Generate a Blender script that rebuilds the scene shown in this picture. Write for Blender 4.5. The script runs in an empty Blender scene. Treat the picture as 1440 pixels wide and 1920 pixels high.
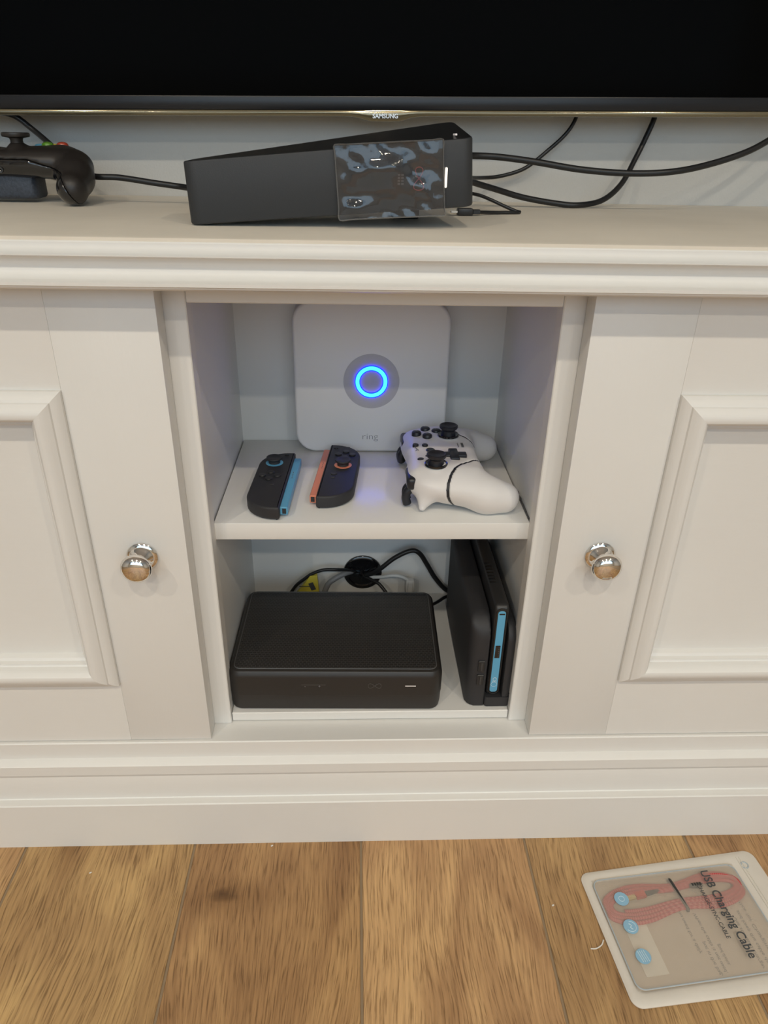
import bpy, bmesh, math, random
import numpy as np
from mathutils import Vector, Matrix, Euler

random.seed(7)
SC = bpy.context.scene
COL = SC.collection
PI = math.pi
R = math.radians

# ------------------------------------------------------------------ camera
def cam_axes(yaw, pitch, roll):
    cy, sy = math.cos(yaw), math.sin(yaw)
    f = Vector((sy * math.cos(pitch), cy * math.cos(pitch), -math.sin(pitch)))
    r = Vector((cy, -sy, 0)); u = r.cross(f)
    c, s = math.cos(roll), math.sin(roll)
    return c * r + s * u, -s * r + c * u, f

cam_d = bpy.data.cameras.new('camera'); cam = bpy.data.objects.new('camera', cam_d); COL.objects.link(cam)
cr, cu, cf = cam_axes(R(2.5372), R(27.9524), R(1.2109))
cam.matrix_world = Matrix(((cr.x, cu.x, -cf.x, -0.01575), (cr.y, cu.y, -cf.y, -0.55896), (cr.z, cu.z, -cf.z, 0.68434), (0, 0, 0, 1)))
cam_d.sensor_fit = 'VERTICAL'; cam_d.sensor_height = 36.0; cam_d.lens = 1332.085 / 1920 * 36.0
cam_d.clip_start = 0.01; cam_d.clip_end = 60
SC.camera = cam

# ------------------------------------------------------------------ world, lamps, exposure
w = bpy.data.worlds.new('world'); SC.world = w; w.use_nodes = True
bg = w.node_tree.nodes['Background']
bg.inputs[0].default_value = (0.8, 0.9, 1.0, 1); bg.inputs[1].default_value = 0.10
SC.view_settings.view_transform = 'Standard'; SC.view_settings.look = 'None'
SC.view_settings.gamma = 1.0; SC.view_settings.use_curve_mapping = False
SC.view_settings.exposure = -0.52
# cool frontal fill, an area light added behind the camera
wl_d = bpy.data.lights.new('cool_front_fill', 'AREA'); wl_d.shape = 'RECTANGLE'; wl_d.size = 4.2; wl_d.size_y = 1.35
wl_d.energy = 48.0; wl_d.color = (0.44, 0.72, 1.0)
wl_o = bpy.data.objects.new('cool_front_fill', wl_d); COL.objects.link(wl_o); wl_o.location = (0, -3.57, 1.62); wl_o.rotation_euler = (R(90), 0, 0)
SC.cycles.use_denoising = True
SC.cycles.adaptive_threshold = 0.04
SC.cycles.max_bounces = 6; SC.cycles.diffuse_bounces = 3; SC.cycles.glossy_bounces = 3
SC.cycles.caustics_reflective = False; SC.cycles.caustics_refractive = False
SC.cycles.transparent_max_bounces = 12
SC.cycles.sample_clamp_indirect = 6.0
LAMP_WATT = 60.0
LAMP_COL = (1.0, 0.885, 0.71)
CEIL_Z = 2.40
LAMP_ROWS = (-1.63, -2.95)
LAMP_COLS = (-1.15, 0.02, 1.15)

# ------------------------------------------------------------------ materials
def mat(name, col, rough=0.5, metal=0.0, spec=0.5, bump=0.0, bscale=200.0, stretch=(1, 1, 1), vary=0.0, vscale=6.0, coat=0.0, emit=None, estr=0.0, sheen=0.0):
    m = bpy.data.materials.new(name); m.use_nodes = True
    nt = m.node_tree; b = nt.nodes['Principled BSDF']
    b.inputs['Base Color'].default_value = (*col, 1)
    b.inputs['Roughness'].default_value = rough
    b.inputs['Metallic'].default_value = metal
    b.inputs['Specular IOR Level'].default_value = spec
    b.inputs['Coat Weight'].default_value = coat
    if coat: b.inputs['Coat Roughness'].default_value = 0.08
    if emit:
        b.inputs['Emission Color'].default_value = (*emit, 1); b.inputs['Emission Strength'].default_value = estr
    tc = nt.nodes.new('ShaderNodeTexCoord')
    if vary > 0:
        n = nt.nodes.new('ShaderNodeTexNoise'); n.inputs['Scale'].default_value = vscale; n.inputs['Detail'].default_value = 4
        nt.links.new(tc.outputs['Object'], n.inputs['Vector'])
        hs = nt.nodes.new('ShaderNodeMapRange'); hs.inputs[1].default_value = 0.3; hs.inputs[2].default_value = 0.7
        hs.inputs[3].default_value = 1 - vary; hs.inputs[4].default_value = 1 + vary * 0.5
        nt.links.new(n.outputs['Fac'], hs.inputs[0])
        mx = nt.nodes.new('ShaderNodeVectorMath'); mx.operation = 'SCALE'
        mx.inputs[0].default_value = col; nt.links.new(hs.outputs[0], mx.inputs['Scale'])
        nt.links.new(mx.outputs[0], b.inputs['Base Color'])
    if bump > 0:
        mp = nt.nodes.new('ShaderNodeMapping'); mp.inputs['Scale'].default_value = stretch
        nt.links.new(tc.outputs['Object'], mp.inputs['Vector'])
        n = nt.nodes.new('ShaderNodeTexNoise'); n.inputs['Scale'].default_value = bscale; n.inputs['Detail'].default_value = 3
        nt.links.new(mp.outputs[0], n.inputs['Vector'])
        bp = nt.nodes.new('ShaderNodeBump'); bp.inputs['Strength'].default_value = bump; bp.inputs['Distance'].default_value = 0.001
        nt.links.new(n.outputs['Fac'], bp.inputs['Height']); nt.links.new(bp.outputs[0], b.inputs['Normal'])
    return m

WHITE = (0.80, 0.785, 0.75)
M = {}
M['paint'] = mat('white_satin_paint', WHITE, 0.42, bump=0.12, bscale=260, stretch=(0.15, 1, 1), vary=0.015, vscale=9)
M['paint_v'] = mat('white_satin_paint_upright', WHITE, 0.42, bump=0.12, bscale=260, stretch=(1, 1, 0.15), vary=0.015, vscale=9)
M['paint_in'] = mat('white_inside_paint', (0.79, 0.79, 0.77), 0.36, bump=0.06, bscale=150, vary=0.012)
M['shelf'] = mat('white_shelf_paint', (0.80, 0.785, 0.75), 0.26, bump=0.05, bscale=150, vary=0.012)
M['worktop'] = mat('cream_worktop_paint', (0.80, 0.73, 0.62), 0.5, bump=0.08, bscale=220, vary=0.05, vscale=14)
M['wall'] = mat('grey_wall_paint', (0.60, 0.59, 0.56), 0.75, bump=0.35, bscale=420, vary=0.02)
M['room'] = mat('plain_room_paint', (0.62, 0.60, 0.56), 0.8)
M['ceil'] = mat('white_ceiling_paint', (0.8, 0.79, 0.77), 0.85)
M['gap'] = mat('dark_joint', (0.10, 0.095, 0.085), 0.8)
M['chrome'] = mat('polished_nickel', (0.82, 0.79, 0.75), 0.06, 1.0)
M['screen'] = mat('black_screen_glass', (0.003, 0.003, 0.003), 0.10, spec=0.008)
M['bezel'] = mat('black_brushed_bezel', (0.010, 0.010, 0.012), 0.32, spec=0.45, bump=0.05, bscale=900)
M['gold'] = mat('smoked_gold_acrylic', (0.24, 0.20, 0.12), 0.12, 0.55, coat=0.6)
M['silver'] = mat('silver_letter', (0.9, 0.9, 0.9), 0.3, 0.6)
M['hub'] = mat('matte_charcoal_plastic', (0.027, 0.029, 0.032), 0.55, bump=0.1, bscale=1500)
M['hub_top'] = mat('satin_black_plastic', (0.018, 0.018, 0.019), 0.32)
M['cable'] = mat('black_cable_sheath', (0.012, 0.012, 0.013), 0.38)
M['cable_grey'] = mat('grey_cable_sheath', (0.22, 0.22, 0.22), 0.45)
M['cable_white'] = mat('white_cable_sheath', (0.62, 0.62, 0.60), 0.4)
M['black'] = mat('black_plastic', (0.020, 0.020, 0.021), 0.42)
M['black_soft'] = mat('black_soft_plastic', (0.024, 0.024, 0.027), 0.6, bump=0.08, bscale=1800)
M['black_gloss'] = mat('glossy_black_plastic', (0.008, 0.008, 0.009), 0.10, coat=0.5)
M['xb_top'] = mat('dark_brown_black_shell', (0.022, 0.018, 0.016), 0.42)
M['xb_low'] = mat('glossy_dark_shell', (0.010, 0.009, 0.009), 0.09, coat=0.7)
M['xb_batt'] = mat('speckled_blue_grey_pack', (0.045, 0.055, 0.075), 0.35, bump=0.3, bscale=900, vary=0.35, vscale=500)
M['green'] = mat('translucent_green_button', (0.10, 0.26, 0.02), 0.15, coat=0.5)
M['red_btn'] = mat('translucent_red_button', (0.42, 0.05, 0.02), 0.15, coat=0.5)
M['station'] = mat('white_matte_plastic', (0.76, 0.755, 0.75), 0.45)
M['grey_text'] = mat('grey_print', (0.22, 0.22, 0.23), 0.6)
M['led'] = mat('blue_led_ring', (0.1, 0.3, 0.9), 0.4, emit=(0.006, 0.11, 1.0), estr=19.0)
M['halo_rim'] = mat('blue_halo_rim', (0.02, 0.05, 0.6), 0.4, emit=(0.0, 0.008, 1.0), estr=9.0)  # glow for the rims added to make the blue halo
M['blue'] = mat('light_blue_plastic', (0.12, 0.40, 0.62), 0.42)
M['orange'] = mat('coral_orange_plastic', (0.78, 0.26, 0.155), 0.42)
M['pad_white'] = mat('white_gamepad_shell', (0.78, 0.755, 0.74), 0.42)
M['pad_grip'] = mat('white_grip_shell', (0.77, 0.75, 0.73), 0.55, bump=0.1, bscale=2600)
M['pad_black'] = mat('blue_black_rubber', (0.013, 0.014, 0.020), 0.38)
M['stb'] = mat('brown_black_plastic', (0.022, 0.0195, 0.0178), 0.45, bump=0.06, bscale=900)
M['stb_line'] = mat('grey_edge_line', (0.09, 0.09, 0.09), 0.4)
M['dim_print'] = mat('dim_grey_print', (0.10, 0.095, 0.09), 0.5)
M['faint_print'] = mat('faint_dark_print', (0.045, 0.045, 0.045), 0.5)
M['white_led'] = mat('white_led_bar', (0.9, 0.85, 0.8), 0.5, emit=(1.0, 0.90, 0.80), estr=0.9)
M['pink_led_and_glint'] = mat('pale_status_bar_and_glint', (0.8, 0.75, 0.7), 0.5, emit=(1.0, 0.9, 0.86), estr=0.35)  # set-top box light, also the painted LED reflection on the router
M['pink_line'] = mat('pink_red_line', (0.62, 0.16, 0.19), 0.5)
M['yellow'] = mat('yellow_label', (0.62, 0.52, 0.06), 0.5)
M['clear'] = mat('milky_clear_plastic', (0.62, 0.61, 0.58), 0.2)
M['pouch_back'] = mat('frosted_white_film', (0.60, 0.50, 0.40), 0.5, vary=0.03, vscale=40)
M['pouch_rim'] = mat('white_film_rim', (0.70, 0.655, 0.585), 0.42, vary=0.03, vscale=50, bump=0.15, bscale=160)
M['pouch_blue'] = mat('pale_blue_outline', (0.42, 0.47, 0.50), 0.5)
M['label_w'] = mat('white_paper_label', (0.80, 0.74, 0.64), 0.6)
M['dot_blue'] = mat('sky_blue_print', (0.27, 0.48, 0.64), 0.5)
M['dot_pale'] = mat('pale_icon_print', (0.62, 0.76, 0.84), 0.5)
M['ink'] = mat('dark_grey_ink', (0.055, 0.06, 0.065), 0.6)
M['ink_soft'] = mat('soft_grey_ink', (0.27, 0.25, 0.23), 0.6)
M['tie'] = mat('black_twist_tie', (0.03, 0.03, 0.03), 0.5)
M['red_metal'] = mat('red_anodised_shell', (0.70, 0.06, 0.04), 0.25, 0.6)
M['metal'] = mat('plug_metal', (0.75, 0.72, 0.66), 0.2, 1.0)
M['gold_metal'] = mat('gold_contacts', (0.75, 0.58, 0.25), 0.25, 1.0)
M['crumb'] = mat('off_white_scrap', (0.75, 0.72, 0.66), 0.7)
M['lamp'] = mat('lit_lamp_face', (1, 1, 1), 0.5, emit=(1.0, 0.88, 0.72), estr=20.0)

def grille_mat():
    m = mat('dotted_speaker_grille', (0.5, 0.5, 0.52), 0.5); nt = m.node_tree; b = nt.nodes['Principled BSDF']
    tc = nt.nodes.new('ShaderNodeTexCoord'); sp = nt.nodes.new('ShaderNodeSeparateXYZ'); nt.links.new(tc.outputs['Object'], sp.inputs[0])
    def math_(op, a, bb=None):
        n = nt.nodes.new('ShaderNodeMath'); n.operation = op
        for i, v in enumerate((a, bb)):
            if v is None: continue
            if isinstance(v, (int, float)): n.inputs[i].default_value = v
            else: nt.links.new(v, n.inputs[i])
        return n.outputs[0]
    k = 2 * PI / 0.00125
    a = math_('MULTIPLY', sp.outputs['X'], k); c = math_('MULTIPLY', sp.outputs['Z'], k)
    s = math_('MULTIPLY', math_('SINE', math_('ADD', a, c)), math_('SINE', math_('SUBTRACT', a, c)))
    cr_ = nt.nodes.new('ShaderNodeValToRGB'); cr_.color_ramp.elements[0].position = 0.45; cr_.color_ramp.elements[1].position = 0.62
    cr_.color_ramp.elements[0].color = (0.62, 0.61, 0.62, 1); cr_.color_ramp.elements[1].color = (0.16, 0.16, 0.19, 1)
    nt.links.new(math_('ABSOLUTE', s), cr_.inputs[0]); nt.links.new(cr_.outputs[0], b.inputs['Base Color'])
    return m
M['grille'] = grille_mat()

def mesh_top_mat():
    m = mat('embossed_black_mesh', (0.016, 0.0145, 0.0135), 0.42); nt = m.node_tree; b = nt.nodes['Principled BSDF']
    tc = nt.nodes.new('ShaderNodeTexCoord'); mp = nt.nodes.new('ShaderNodeMapping'); mp.inputs['Scale'].default_value = (250, 330, 1)
    nt.links.new(tc.outputs['Object'], mp.inputs[0])
    br = nt.nodes.new('ShaderNodeTexBrick'); br.inputs['Scale'].default_value = 1.0; br.inputs['Mortar Size'].default_value = 0.12
    br.inputs['Brick Width'].default_value = 1.0; br.inputs['Row Height'].default_value = 1.0; br.inputs['Mortar Smooth'].default_value = 0.5
    br.inputs['Color1'].default_value = (0, 0, 0, 1); br.inputs['Color2'].default_value = (0, 0, 0, 1); br.inputs['Mortar'].default_value = (1, 1, 1, 1)
    nt.links.new(mp.outputs[0], br.inputs['Vector'])
    bp = nt.nodes.new('ShaderNodeBump'); bp.inputs['Strength'].default_value = 0.7; bp.inputs['Distance'].default_value = 0.0006
    nt.links.new(br.outputs['Color'], bp.inputs['Height']); nt.links.new(bp.outputs[0], b.inputs['Normal'])
    mx = nt.nodes.new('ShaderNodeMix'); mx.data_type = 'RGBA'; mx.inputs[6].default_value = (0.018, 0.0165, 0.0155, 1); mx.inputs[7].default_value = (0.045, 0.042, 0.039, 1)
    nt.links.new(br.outputs['Color'], mx.inputs[0]); nt.links.new(mx.outputs[2], b.inputs['Base Color'])
    return m
M['mesh_top'] = mesh_top_mat()

def film_mat(name, tint, body, gloss_rough, alpha, bump, bscale):
    m = bpy.data.materials.new(name); m.use_nodes = True; nt = m.node_tree
    b = nt.nodes['Principled BSDF']; out = nt.nodes['Material Output']
    b.inputs['Base Color'].default_value = (*body, 1); b.inputs['Roughness'].default_value = gloss_rough
    tr = nt.nodes.new('ShaderNodeBsdfTransparent'); tr.inputs[0].default_value = (*tint, 1)
    mx = nt.nodes.new('ShaderNodeMixShader'); mx.inputs[0].default_value = alpha
    nt.links.new(tr.outputs[0], mx.inputs[1]); nt.links.new(b.outputs[0], mx.inputs[2]); nt.links.new(mx.outputs[0], out.inputs[0])
    tc = nt.nodes.new('ShaderNodeTexCoord'); n = nt.nodes.new('ShaderNodeTexNoise'); n.inputs['Scale'].default_value = bscale; n.inputs['Detail'].default_value = 2
    nt.links.new(tc.outputs['Object'], n.inputs['Vector'])
    bp = nt.nodes.new('ShaderNodeBump'); bp.inputs['Strength'].default_value = bump; bp.inputs['Distance'].default_value = 0.004
    nt.links.new(n.outputs['Fac'], bp.inputs['Height']); nt.links.new(bp.outputs[0], b.inputs['Normal'])
    return m
M['film'] = film_mat('clear_protective_film', (1, 1, 1), (0.045, 0.05, 0.06), 0.07, 0.52, 0.26, 60)
M['film'].node_tree.nodes['Principled BSDF'].inputs['Coat Weight'].default_value = 1.0
M['film'].node_tree.nodes['Principled BSDF'].inputs['Specular IOR Level'].default_value = 0.9
M['film_edge'] = film_mat('clear_film_edge', (1, 1, 1), (0.30, 0.30, 0.30), 0.15, 0.55, 0.2, 60)
M['pouch_front'] = film_mat('frosted_pouch_film', (0.96, 0.95, 0.93), (0.66, 0.60, 0.52), 0.35, 0.34, 0.25, 40)

def braid_mat():
    m = mat('red_braided_cord', (0.55, 0.05, 0.06), 0.5); nt = m.node_tree; b = nt.nodes['Principled BSDF']
    tc = nt.nodes.new('ShaderNodeTexCoord'); mp = nt.nodes.new('ShaderNodeMapping'); mp.inputs['Scale'].default_value = (1, 1, 1)
    nt.links.new(tc.outputs['UV'], mp.inputs[0])
    ck = nt.nodes.new('ShaderNodeTexChecker'); ck.inputs['Scale'].default_value = 1.0
    ck.inputs['Color1'].default_value = (0.46, 0.020, 0.030, 1); ck.inputs['Color2'].default_value = (0.58, 0.14, 0.13, 1)
    nt.links.new(mp.outputs[0], ck.inputs['Vector']); nt.links.new(ck.outputs['Color'], b.inputs['Base Color'])
    return m
M['braid'] = braid_mat()

def oak_mat():
    m = bpy.data.materials.new('brushed_oak_plank'); m.use_nodes = True; nt = m.node_tree; b = nt.nodes['Principled BSDF']
    N = nt.nodes.new; Lk = nt.links.new
    tc = N('ShaderNodeTexCoord'); oi = N('ShaderNodeObjectInfo')
    off = N('ShaderNodeVectorMath'); off.operation = 'SCALE'; off.inputs[0].default_value = (13.7, 29.1, 7.3); Lk(oi.outputs['Random'], off.inputs['Scale'])
    add = N('ShaderNodeVectorMath'); add.operation = 'ADD'; Lk(tc.outputs['Object'], add.inputs[0]); Lk(off.outputs[0], add.inputs[1])
    def noise(scale, sx, sy, det=4, dist=0.0):
        mp = N('ShaderNodeMapping'); mp.inputs['Scale'].default_value = (sx, sy, 1); Lk(add.outputs[0], mp.inputs[0])
        n = N('ShaderNodeTexNoise'); n.inputs['Scale'].default_value = scale; n.inputs['Detail'].default_value = det; n.inputs['Distortion'].default_value = dist
        Lk(mp.outputs[0], n.inputs['Vector']); return n.outputs['Fac']
    def ramp(src, *stops):
        r = N('ShaderNodeValToRGB'); el = r.color_ramp.elements
        while len(el) < len(stops): el.new(0.5)
        for e, (p, c) in zip(el, stops): e.position = p; e.color = (*c, 1)
        Lk(src, r.inputs[0]); return r.outputs[0]
    big = noise(1.0, 14, 4.5, 3, 1.2)
    base = ramp(big, (0.28, (0.31, 0.172, 0.078)), (0.48, (0.43, 0.255, 0.118)), (0.70, (0.58, 0.365, 0.170)))
    # growth lines that bend round each other along the plank
    warp = N('ShaderNodeTexNoise'); warp.inputs['Scale'].default_value = 5.0; warp.inputs['Detail'].default_value = 2
    mpw = N('ShaderNodeMapping'); mpw.inputs['Scale'].default_value = (1.6, 0.8, 1); Lk(add.outputs[0], mpw.inputs[0]); Lk(mpw.outputs[0], warp.inputs['Vector'])
    ws = N('ShaderNodeVectorMath'); ws.operation = 'SCALE'; ws.inputs['Scale'].default_value = 0.045; Lk(warp.outputs['Color'], ws.inputs[0])
    wa = N('ShaderNodeVectorMath'); wa.operation = 'ADD'; Lk(add.outputs[0], wa.inputs[0]); Lk(ws.outputs[0], wa.inputs[1])
    wv = N('ShaderNodeTexWave'); wv.wave_type = 'BANDS'; wv.bands_direction = 'X'; wv.inputs['Scale'].default_value = 55; wv.inputs['Distortion'].default_value = 1.2
    wv.inputs['Detail'].default_value = 3; wv.inputs['Detail Scale'].default_value = 1.5; Lk(wa.outputs[0], wv.inputs['Vector'])
    wl = ramp(wv.outputs['Fac'], (0.0, (0.86, 0.84, 0.80)), (0.45, (1, 1, 1)), (1.0, (1.04, 1.04, 1.03)))
    mpf = N('ShaderNodeMapping'); mpf.inputs['Scale'].default_value = (760, 38, 1); Lk(wa.outputs[0], mpf.inputs[0])
    fine = N('ShaderNodeTexNoise'); fine.inputs['Scale'].default_value = 1.0; fine.inputs['Detail'].default_value = 3; Lk(mpf.outputs[0], fine.inputs['Vector'])
    fl = ramp(fine.outputs['Fac'], (0.34, (0.50, 0.45, 0.38)), (0.47, (1, 1, 1)), (0.66, (1.18, 1.17, 1.14)))
    def mul(a, c, fac=1.0):
        x = N('ShaderNodeMix'); x.data_type = 'RGBA'; x.blend_type = 'MULTIPLY'; x.inputs[0].default_value = fac; Lk(a, x.inputs[6])
        if isinstance(c, tuple): x.inputs[7].default_value = c
        else: Lk(c, x.inputs[7])
        return x.outputs[2]
    col = mul(mul(base, wl, 0.75), fl, 0.8)
    # knots
    vo = N('ShaderNodeTexVoronoi'); vo.inputs['Scale'].default_value = 1.0
    mpv = N('ShaderNodeMapping'); mpv.inputs['Scale'].default_value = (7.5, 3.6, 1); Lk(wa.outputs[0], mpv.inputs[0]); Lk(mpv.outputs[0], vo.inputs['Vector'])
    kn = ramp(vo.outputs['Distance'], (0.0, (0.30, 0.22, 0.15)), (0.045, (0.55, 0.46, 0.37)), (0.13, (0.86, 0.82, 0.78)), (0.22, (1, 1, 1)))
    col = mul(col, kn, 0.9)
    # the one big dark knot on the plank left of the middle
    ge = N('ShaderNodeNewGeometry'); df = N('ShaderNodeVectorMath'); df.operation = 'SUBTRACT'; df.inputs[1].default_value = (-0.1505, -0.1010, 0.0)
    Lk(ge.outputs['Position'], df.inputs[0])
    nz = N('ShaderNodeTexNoise'); nz.inputs['Scale'].default_value = 60; Lk(ge.outputs['Position'], nz.inputs['Vector'])
    nzs = N('ShaderNodeVectorMath'); nzs.operation = 'MULTIPLY_ADD'; nzs.inputs[1].default_value = (0.016, 0.016, 0); nzs.inputs[2].default_value = (-0.008, -0.008, 0); Lk(nz.outputs['Color'], nzs.inputs[0])
    d2 = N('ShaderNodeVectorMath'); d2.operation = 'ADD'; Lk(df.outputs[0], d2.inputs[0]); Lk(nzs.outputs[0], d2.inputs[1])
    d3 = N('ShaderNodeVectorMath'); d3.operation = 'MULTIPLY'; d3.inputs[1].default_value = (18, 34, 1); Lk(d2.outputs[0], d3.inputs[0])
    ln = N('ShaderNodeVectorMath'); ln.operation = 'LENGTH'; Lk(d3.outputs[0], ln.inputs[0])
    col = mul(col, ramp(ln.outputs['Value'], (0.0, (0.30, 0.25, 0.20)), (0.16, (0.45, 0.40, 0.34)), (0.32, (0.78, 0.74, 0.70)), (0.95, (1, 1, 1))), 1.0)
    col = mul(col, oi.outputs['Color'], 1.0)
    Lk(col, b.inputs['Base Color']); b.inputs['Roughness'].default_value = 0.46
    bp = N('ShaderNodeBump'); bp.inputs['Strength'].default_value = 0.5; bp.inputs['Distance'].default_value = 0.0006
    Lk(fine.outputs['Fac'], bp.inputs['Height']); Lk(bp.outputs[0], b.inputs['Normal'])
    return m
M['oak'] = oak_mat()
M['seam'] = mat('grey_brown_plank_joint', (0.30, 0.215, 0.13), 0.7)

# ------------------------------------------------------------------ geometry helpers
def link(name, me, parent=None, loc=(0, 0, 0), rot=(0, 0, 0)):
    o = bpy.data.objects.new(name, me); COL.objects.link(o); o.location = loc; o.rotation_euler = rot
    if parent: o.parent = parent
    return o

def tag(o, label, cat, group=None):
    o['label'] = label; o['category'] = cat
    if group: o['group'] = group
    return o

def struct(o): o['kind'] = 'structure'; return o

def thing(name, label, cat, loc=(0, 0, 0), rot=(0, 0, 0), group=None):
    return tag(link(name, None, None, loc, rot), label, cat, group)

class G:
    """Collects shapes and links them as one mesh object."""
    def __init__(s): s.v = []; s.f = []; s.uv = None
    def add(s, v, f, T=None):
        n = len(s.v)
        if T is not None: v = [T @ Vector(p) for p in v]
        s.v += [tuple(p) for p in v]; s.f += [tuple(i + n for i in q) for q in f]
        return s
    def build(s, name, m, parent=None, loc=(0, 0, 0), rot=(0, 0, 0), angle=35, fix=True):
        me = bpy.data.meshes.new(name); me.from_pydata(s.v, [], s.f); me.update()
        if fix:
            b = bmesh.new(); b.from_mesh(me); bmesh.ops.recalc_face_normals(b, faces=b.faces); b.to_mesh(me); b.free()
        me.materials.append(M[m]); me.shade_smooth()
        if angle < 179: me.set_sharp_from_angle(angle=R(angle))
        return link(name, me, parent, loc, rot)

def box(x0, x1, y0, y1, z0, z1, bev=0.0, seg=2, T=None, g=None):
    g = g or G()
    b = bmesh.new(); bmesh.ops.create_cube(b, size=1)
    for v in b.verts:
        v.co = Vector(((x0 + x1) / 2 + v.co.x * (x1 - x0), (y0 + y1) / 2 + v.co.y * (y1 - y0), (z0 + z1) / 2 + v.co.z * (z1 - z0)))
    if bev > 0: bmesh.ops.bevel(b, geom=b.edges[:], offset=bev, segments=seg, affect='EDGES', profile=0.5)
    b.verts.index_update()
    g.add([v.co.copy() for v in b.verts], [[v.index for v in f.verts] for f in b.faces], T); b.free()
    return g

def rrect(w, h, r, n=6, cx=0, cy=0):
    """Rounded rectangle outline; r one radius or (bl, br, tr, tl)."""
    if not isinstance(r, (tuple, list)): r = (r,) * 4
    P = []
    for (sx, sy, a0), rr in zip(((-1, -1, PI), (1, -1, 1.5 * PI), (1, 1, 0), (-1, 1, 0.5 * PI)), r):
        ox, oy = cx + sx * (w / 2 - rr), cy + sy * (h / 2 - rr)
        if rr <= 1e-6: P.append((ox, oy)); continue
        for k in range(n + 1):
            a = a0 + k / n * PI / 2; P.append((ox + rr * math.cos(a), oy + rr * math.sin(a)))
    return P

def offset_poly(P, d):
    n = len(P); Q = []
    for i in range(n):
        a, b, c = Vector(P[i - 1]), Vector(P[i]), Vector(P[(i + 1) % n])
        e1 = (b - a); e2 = (c - b)
        if e1.length < 1e-9: e1 = e2
        if e2.length < 1e-9: e2 = e1
        e1.normalize(); e2.normalize()
        n1 = Vector((-e1.y, e1.x)); n2 = Vector((-e2.y, e2.x)); m = n1 + n2
        if m.length < 1e-6: m = n1
        m.normalize(); k = max(0.35, m.dot(n1))
        Q.append(tuple(b + m * (d / k)))
    return Q

def plate(P, z0, z1, bt=0.0, bb=0.0, seg=4, T=None, g=None):
    """Outline P (counter-clockwise) extruded z0..z1 with rounded top (bt) and bottom (bb) edges."""
    g = g or G(); loops = []
    if bb > 0:
        for k in range(seg + 1):
            a = k / seg * PI / 2; loops.append((offset_poly(P, bb * (1 - math.sin(a))), z0 + bb * (1 - math.cos(a))))
    else: loops.append((P, z0))
    if bt > 0:
        for k in range(seg + 1):
            a = k / seg * PI / 2; loops.append((offset_poly(P, bt * (1 - math.cos(a))), z1 - bt * (1 - math.sin(a))))
    else: loops.append((P, z1))
    n = len(P); v = []; f = []
    for L_, z in loops: v += [(x, y, z) for x, y in L_]
    for k in range(len(loops) - 1):
        for i in range(n):
            j = (i + 1) % n; f.append((k * n + i, k * n + j, (k + 1) * n + j, (k + 1) * n + i))
    f.append(tuple(range(n))[::-1]); f.append(tuple(range((len(loops) - 1) * n, len(loops) * n)))
    return g.add(v, f, T)

def lathe(prof, n=32, T=None, g=None):
    g = g or G(); v = []; f = []; m = len(prof)
    for i in range(n):
        a = 2 * PI * i / n
        for r, z in prof: v.append((r * math.cos(a), r * math.sin(a), z))
    for i in range(n):
        for k in range(m - 1):
            a, b = i * m + k, ((i + 1) % n) * m + k
            f.append((a, b, b + 1, a + 1))
    shut = prof[0] == prof[-1]
    if prof[0][0] > 1e-6 and not shut: f.append(tuple(i * m for i in range(n))[::-1])
    if prof[-1][0] > 1e-6 and not shut: f.append(tuple(i * m + m - 1 for i in range(n)))
    return g.add(v, f, T)

def spline(P, k=8, closed=False):
    P = [Vector(p) for p in P]; n = len(P); out = []
    rng = n if closed else n - 1
    for i in range(rng):
        if closed: p0, p1, p2, p3 = P[i - 1], P[i], P[(i + 1) % n], P[(i + 2) % n]
        else: p0, p1, p2, p3 = P[max(i - 1, 0)], P[i], P[i + 1], P[min(i + 2, n - 1)]
        for j in range(k):
            t = j / k
            out.append(0.5 * ((2 * p1) + (p2 - p0) * t + (2 * p0 - 5 * p1 + 4 * p2 - p3) * t * t + (3 * p1 - p0 - 3 * p2 + p3) * t ** 3))
    if not closed: out.append(P[-1].copy())
    return out

def tube(P, r, n=10, k=8, closed=False, T=None, g=None, flat=1.0, smooth=True):
    g = g or G(); P = spline(P, k, closed) if smooth else [Vector(p) for p in P]
    m = len(P); v = []; f = []; up = None
    for i in range(m):
        if closed: d = P[(i + 1) % m] - P[i - 1]
        else: d = P[min(i + 1, m - 1)] - P[max(i - 1, 0)]
        d.normalize()
        if up is None:
            up = Vector((0, 0, 1)) if abs(d.z) < 0.9 else Vector((0, 1, 0))
        s = d.cross(up).normalized(); up = s.cross(d).normalized()
        for j in range(n):
            a = 2 * PI * j / n; v.append(P[i] + s * (r * math.cos(a)) + up * (r * flat * math.sin(a)))
    for i in range(m if closed else m - 1):
        for j in range(n):
            a, b = i * n + j, i * n + (j + 1) % n; i2 = (i + 1) % m
            f.append((a, b, i2 * n + (j + 1) % n, i2 * n + j))
    if not closed: f.append(tuple(range(n))[::-1]); f.append(tuple(range((m - 1) * n, m * n)))
    return g.add(v, f, T)

def extrude_x(prof, x0, x1, g=None):
    """Closed (y, z) profile drawn out along X."""
    g = g or G(); n = len(prof)
    v = [(x0, y, z) for y, z in prof] + [(x1, y, z) for y, z in prof]
    f = [(i, (i + 1) % n, n + (i + 1) % n, n + i) for i in range(n)] + [tuple(range(n))[::-1], tuple(range(n, 2 * n))]
    return g.add(v, f)

def arc(cy, cz, r, a0, a1, n=8, ry=None):
    return [(cy + (ry or r) * math.cos(R(a0 + (a1 - a0) * k / n)), cz + r * math.sin(R(a0 + (a1 - a0) * k / n))) for k in range(n + 1)]

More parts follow.
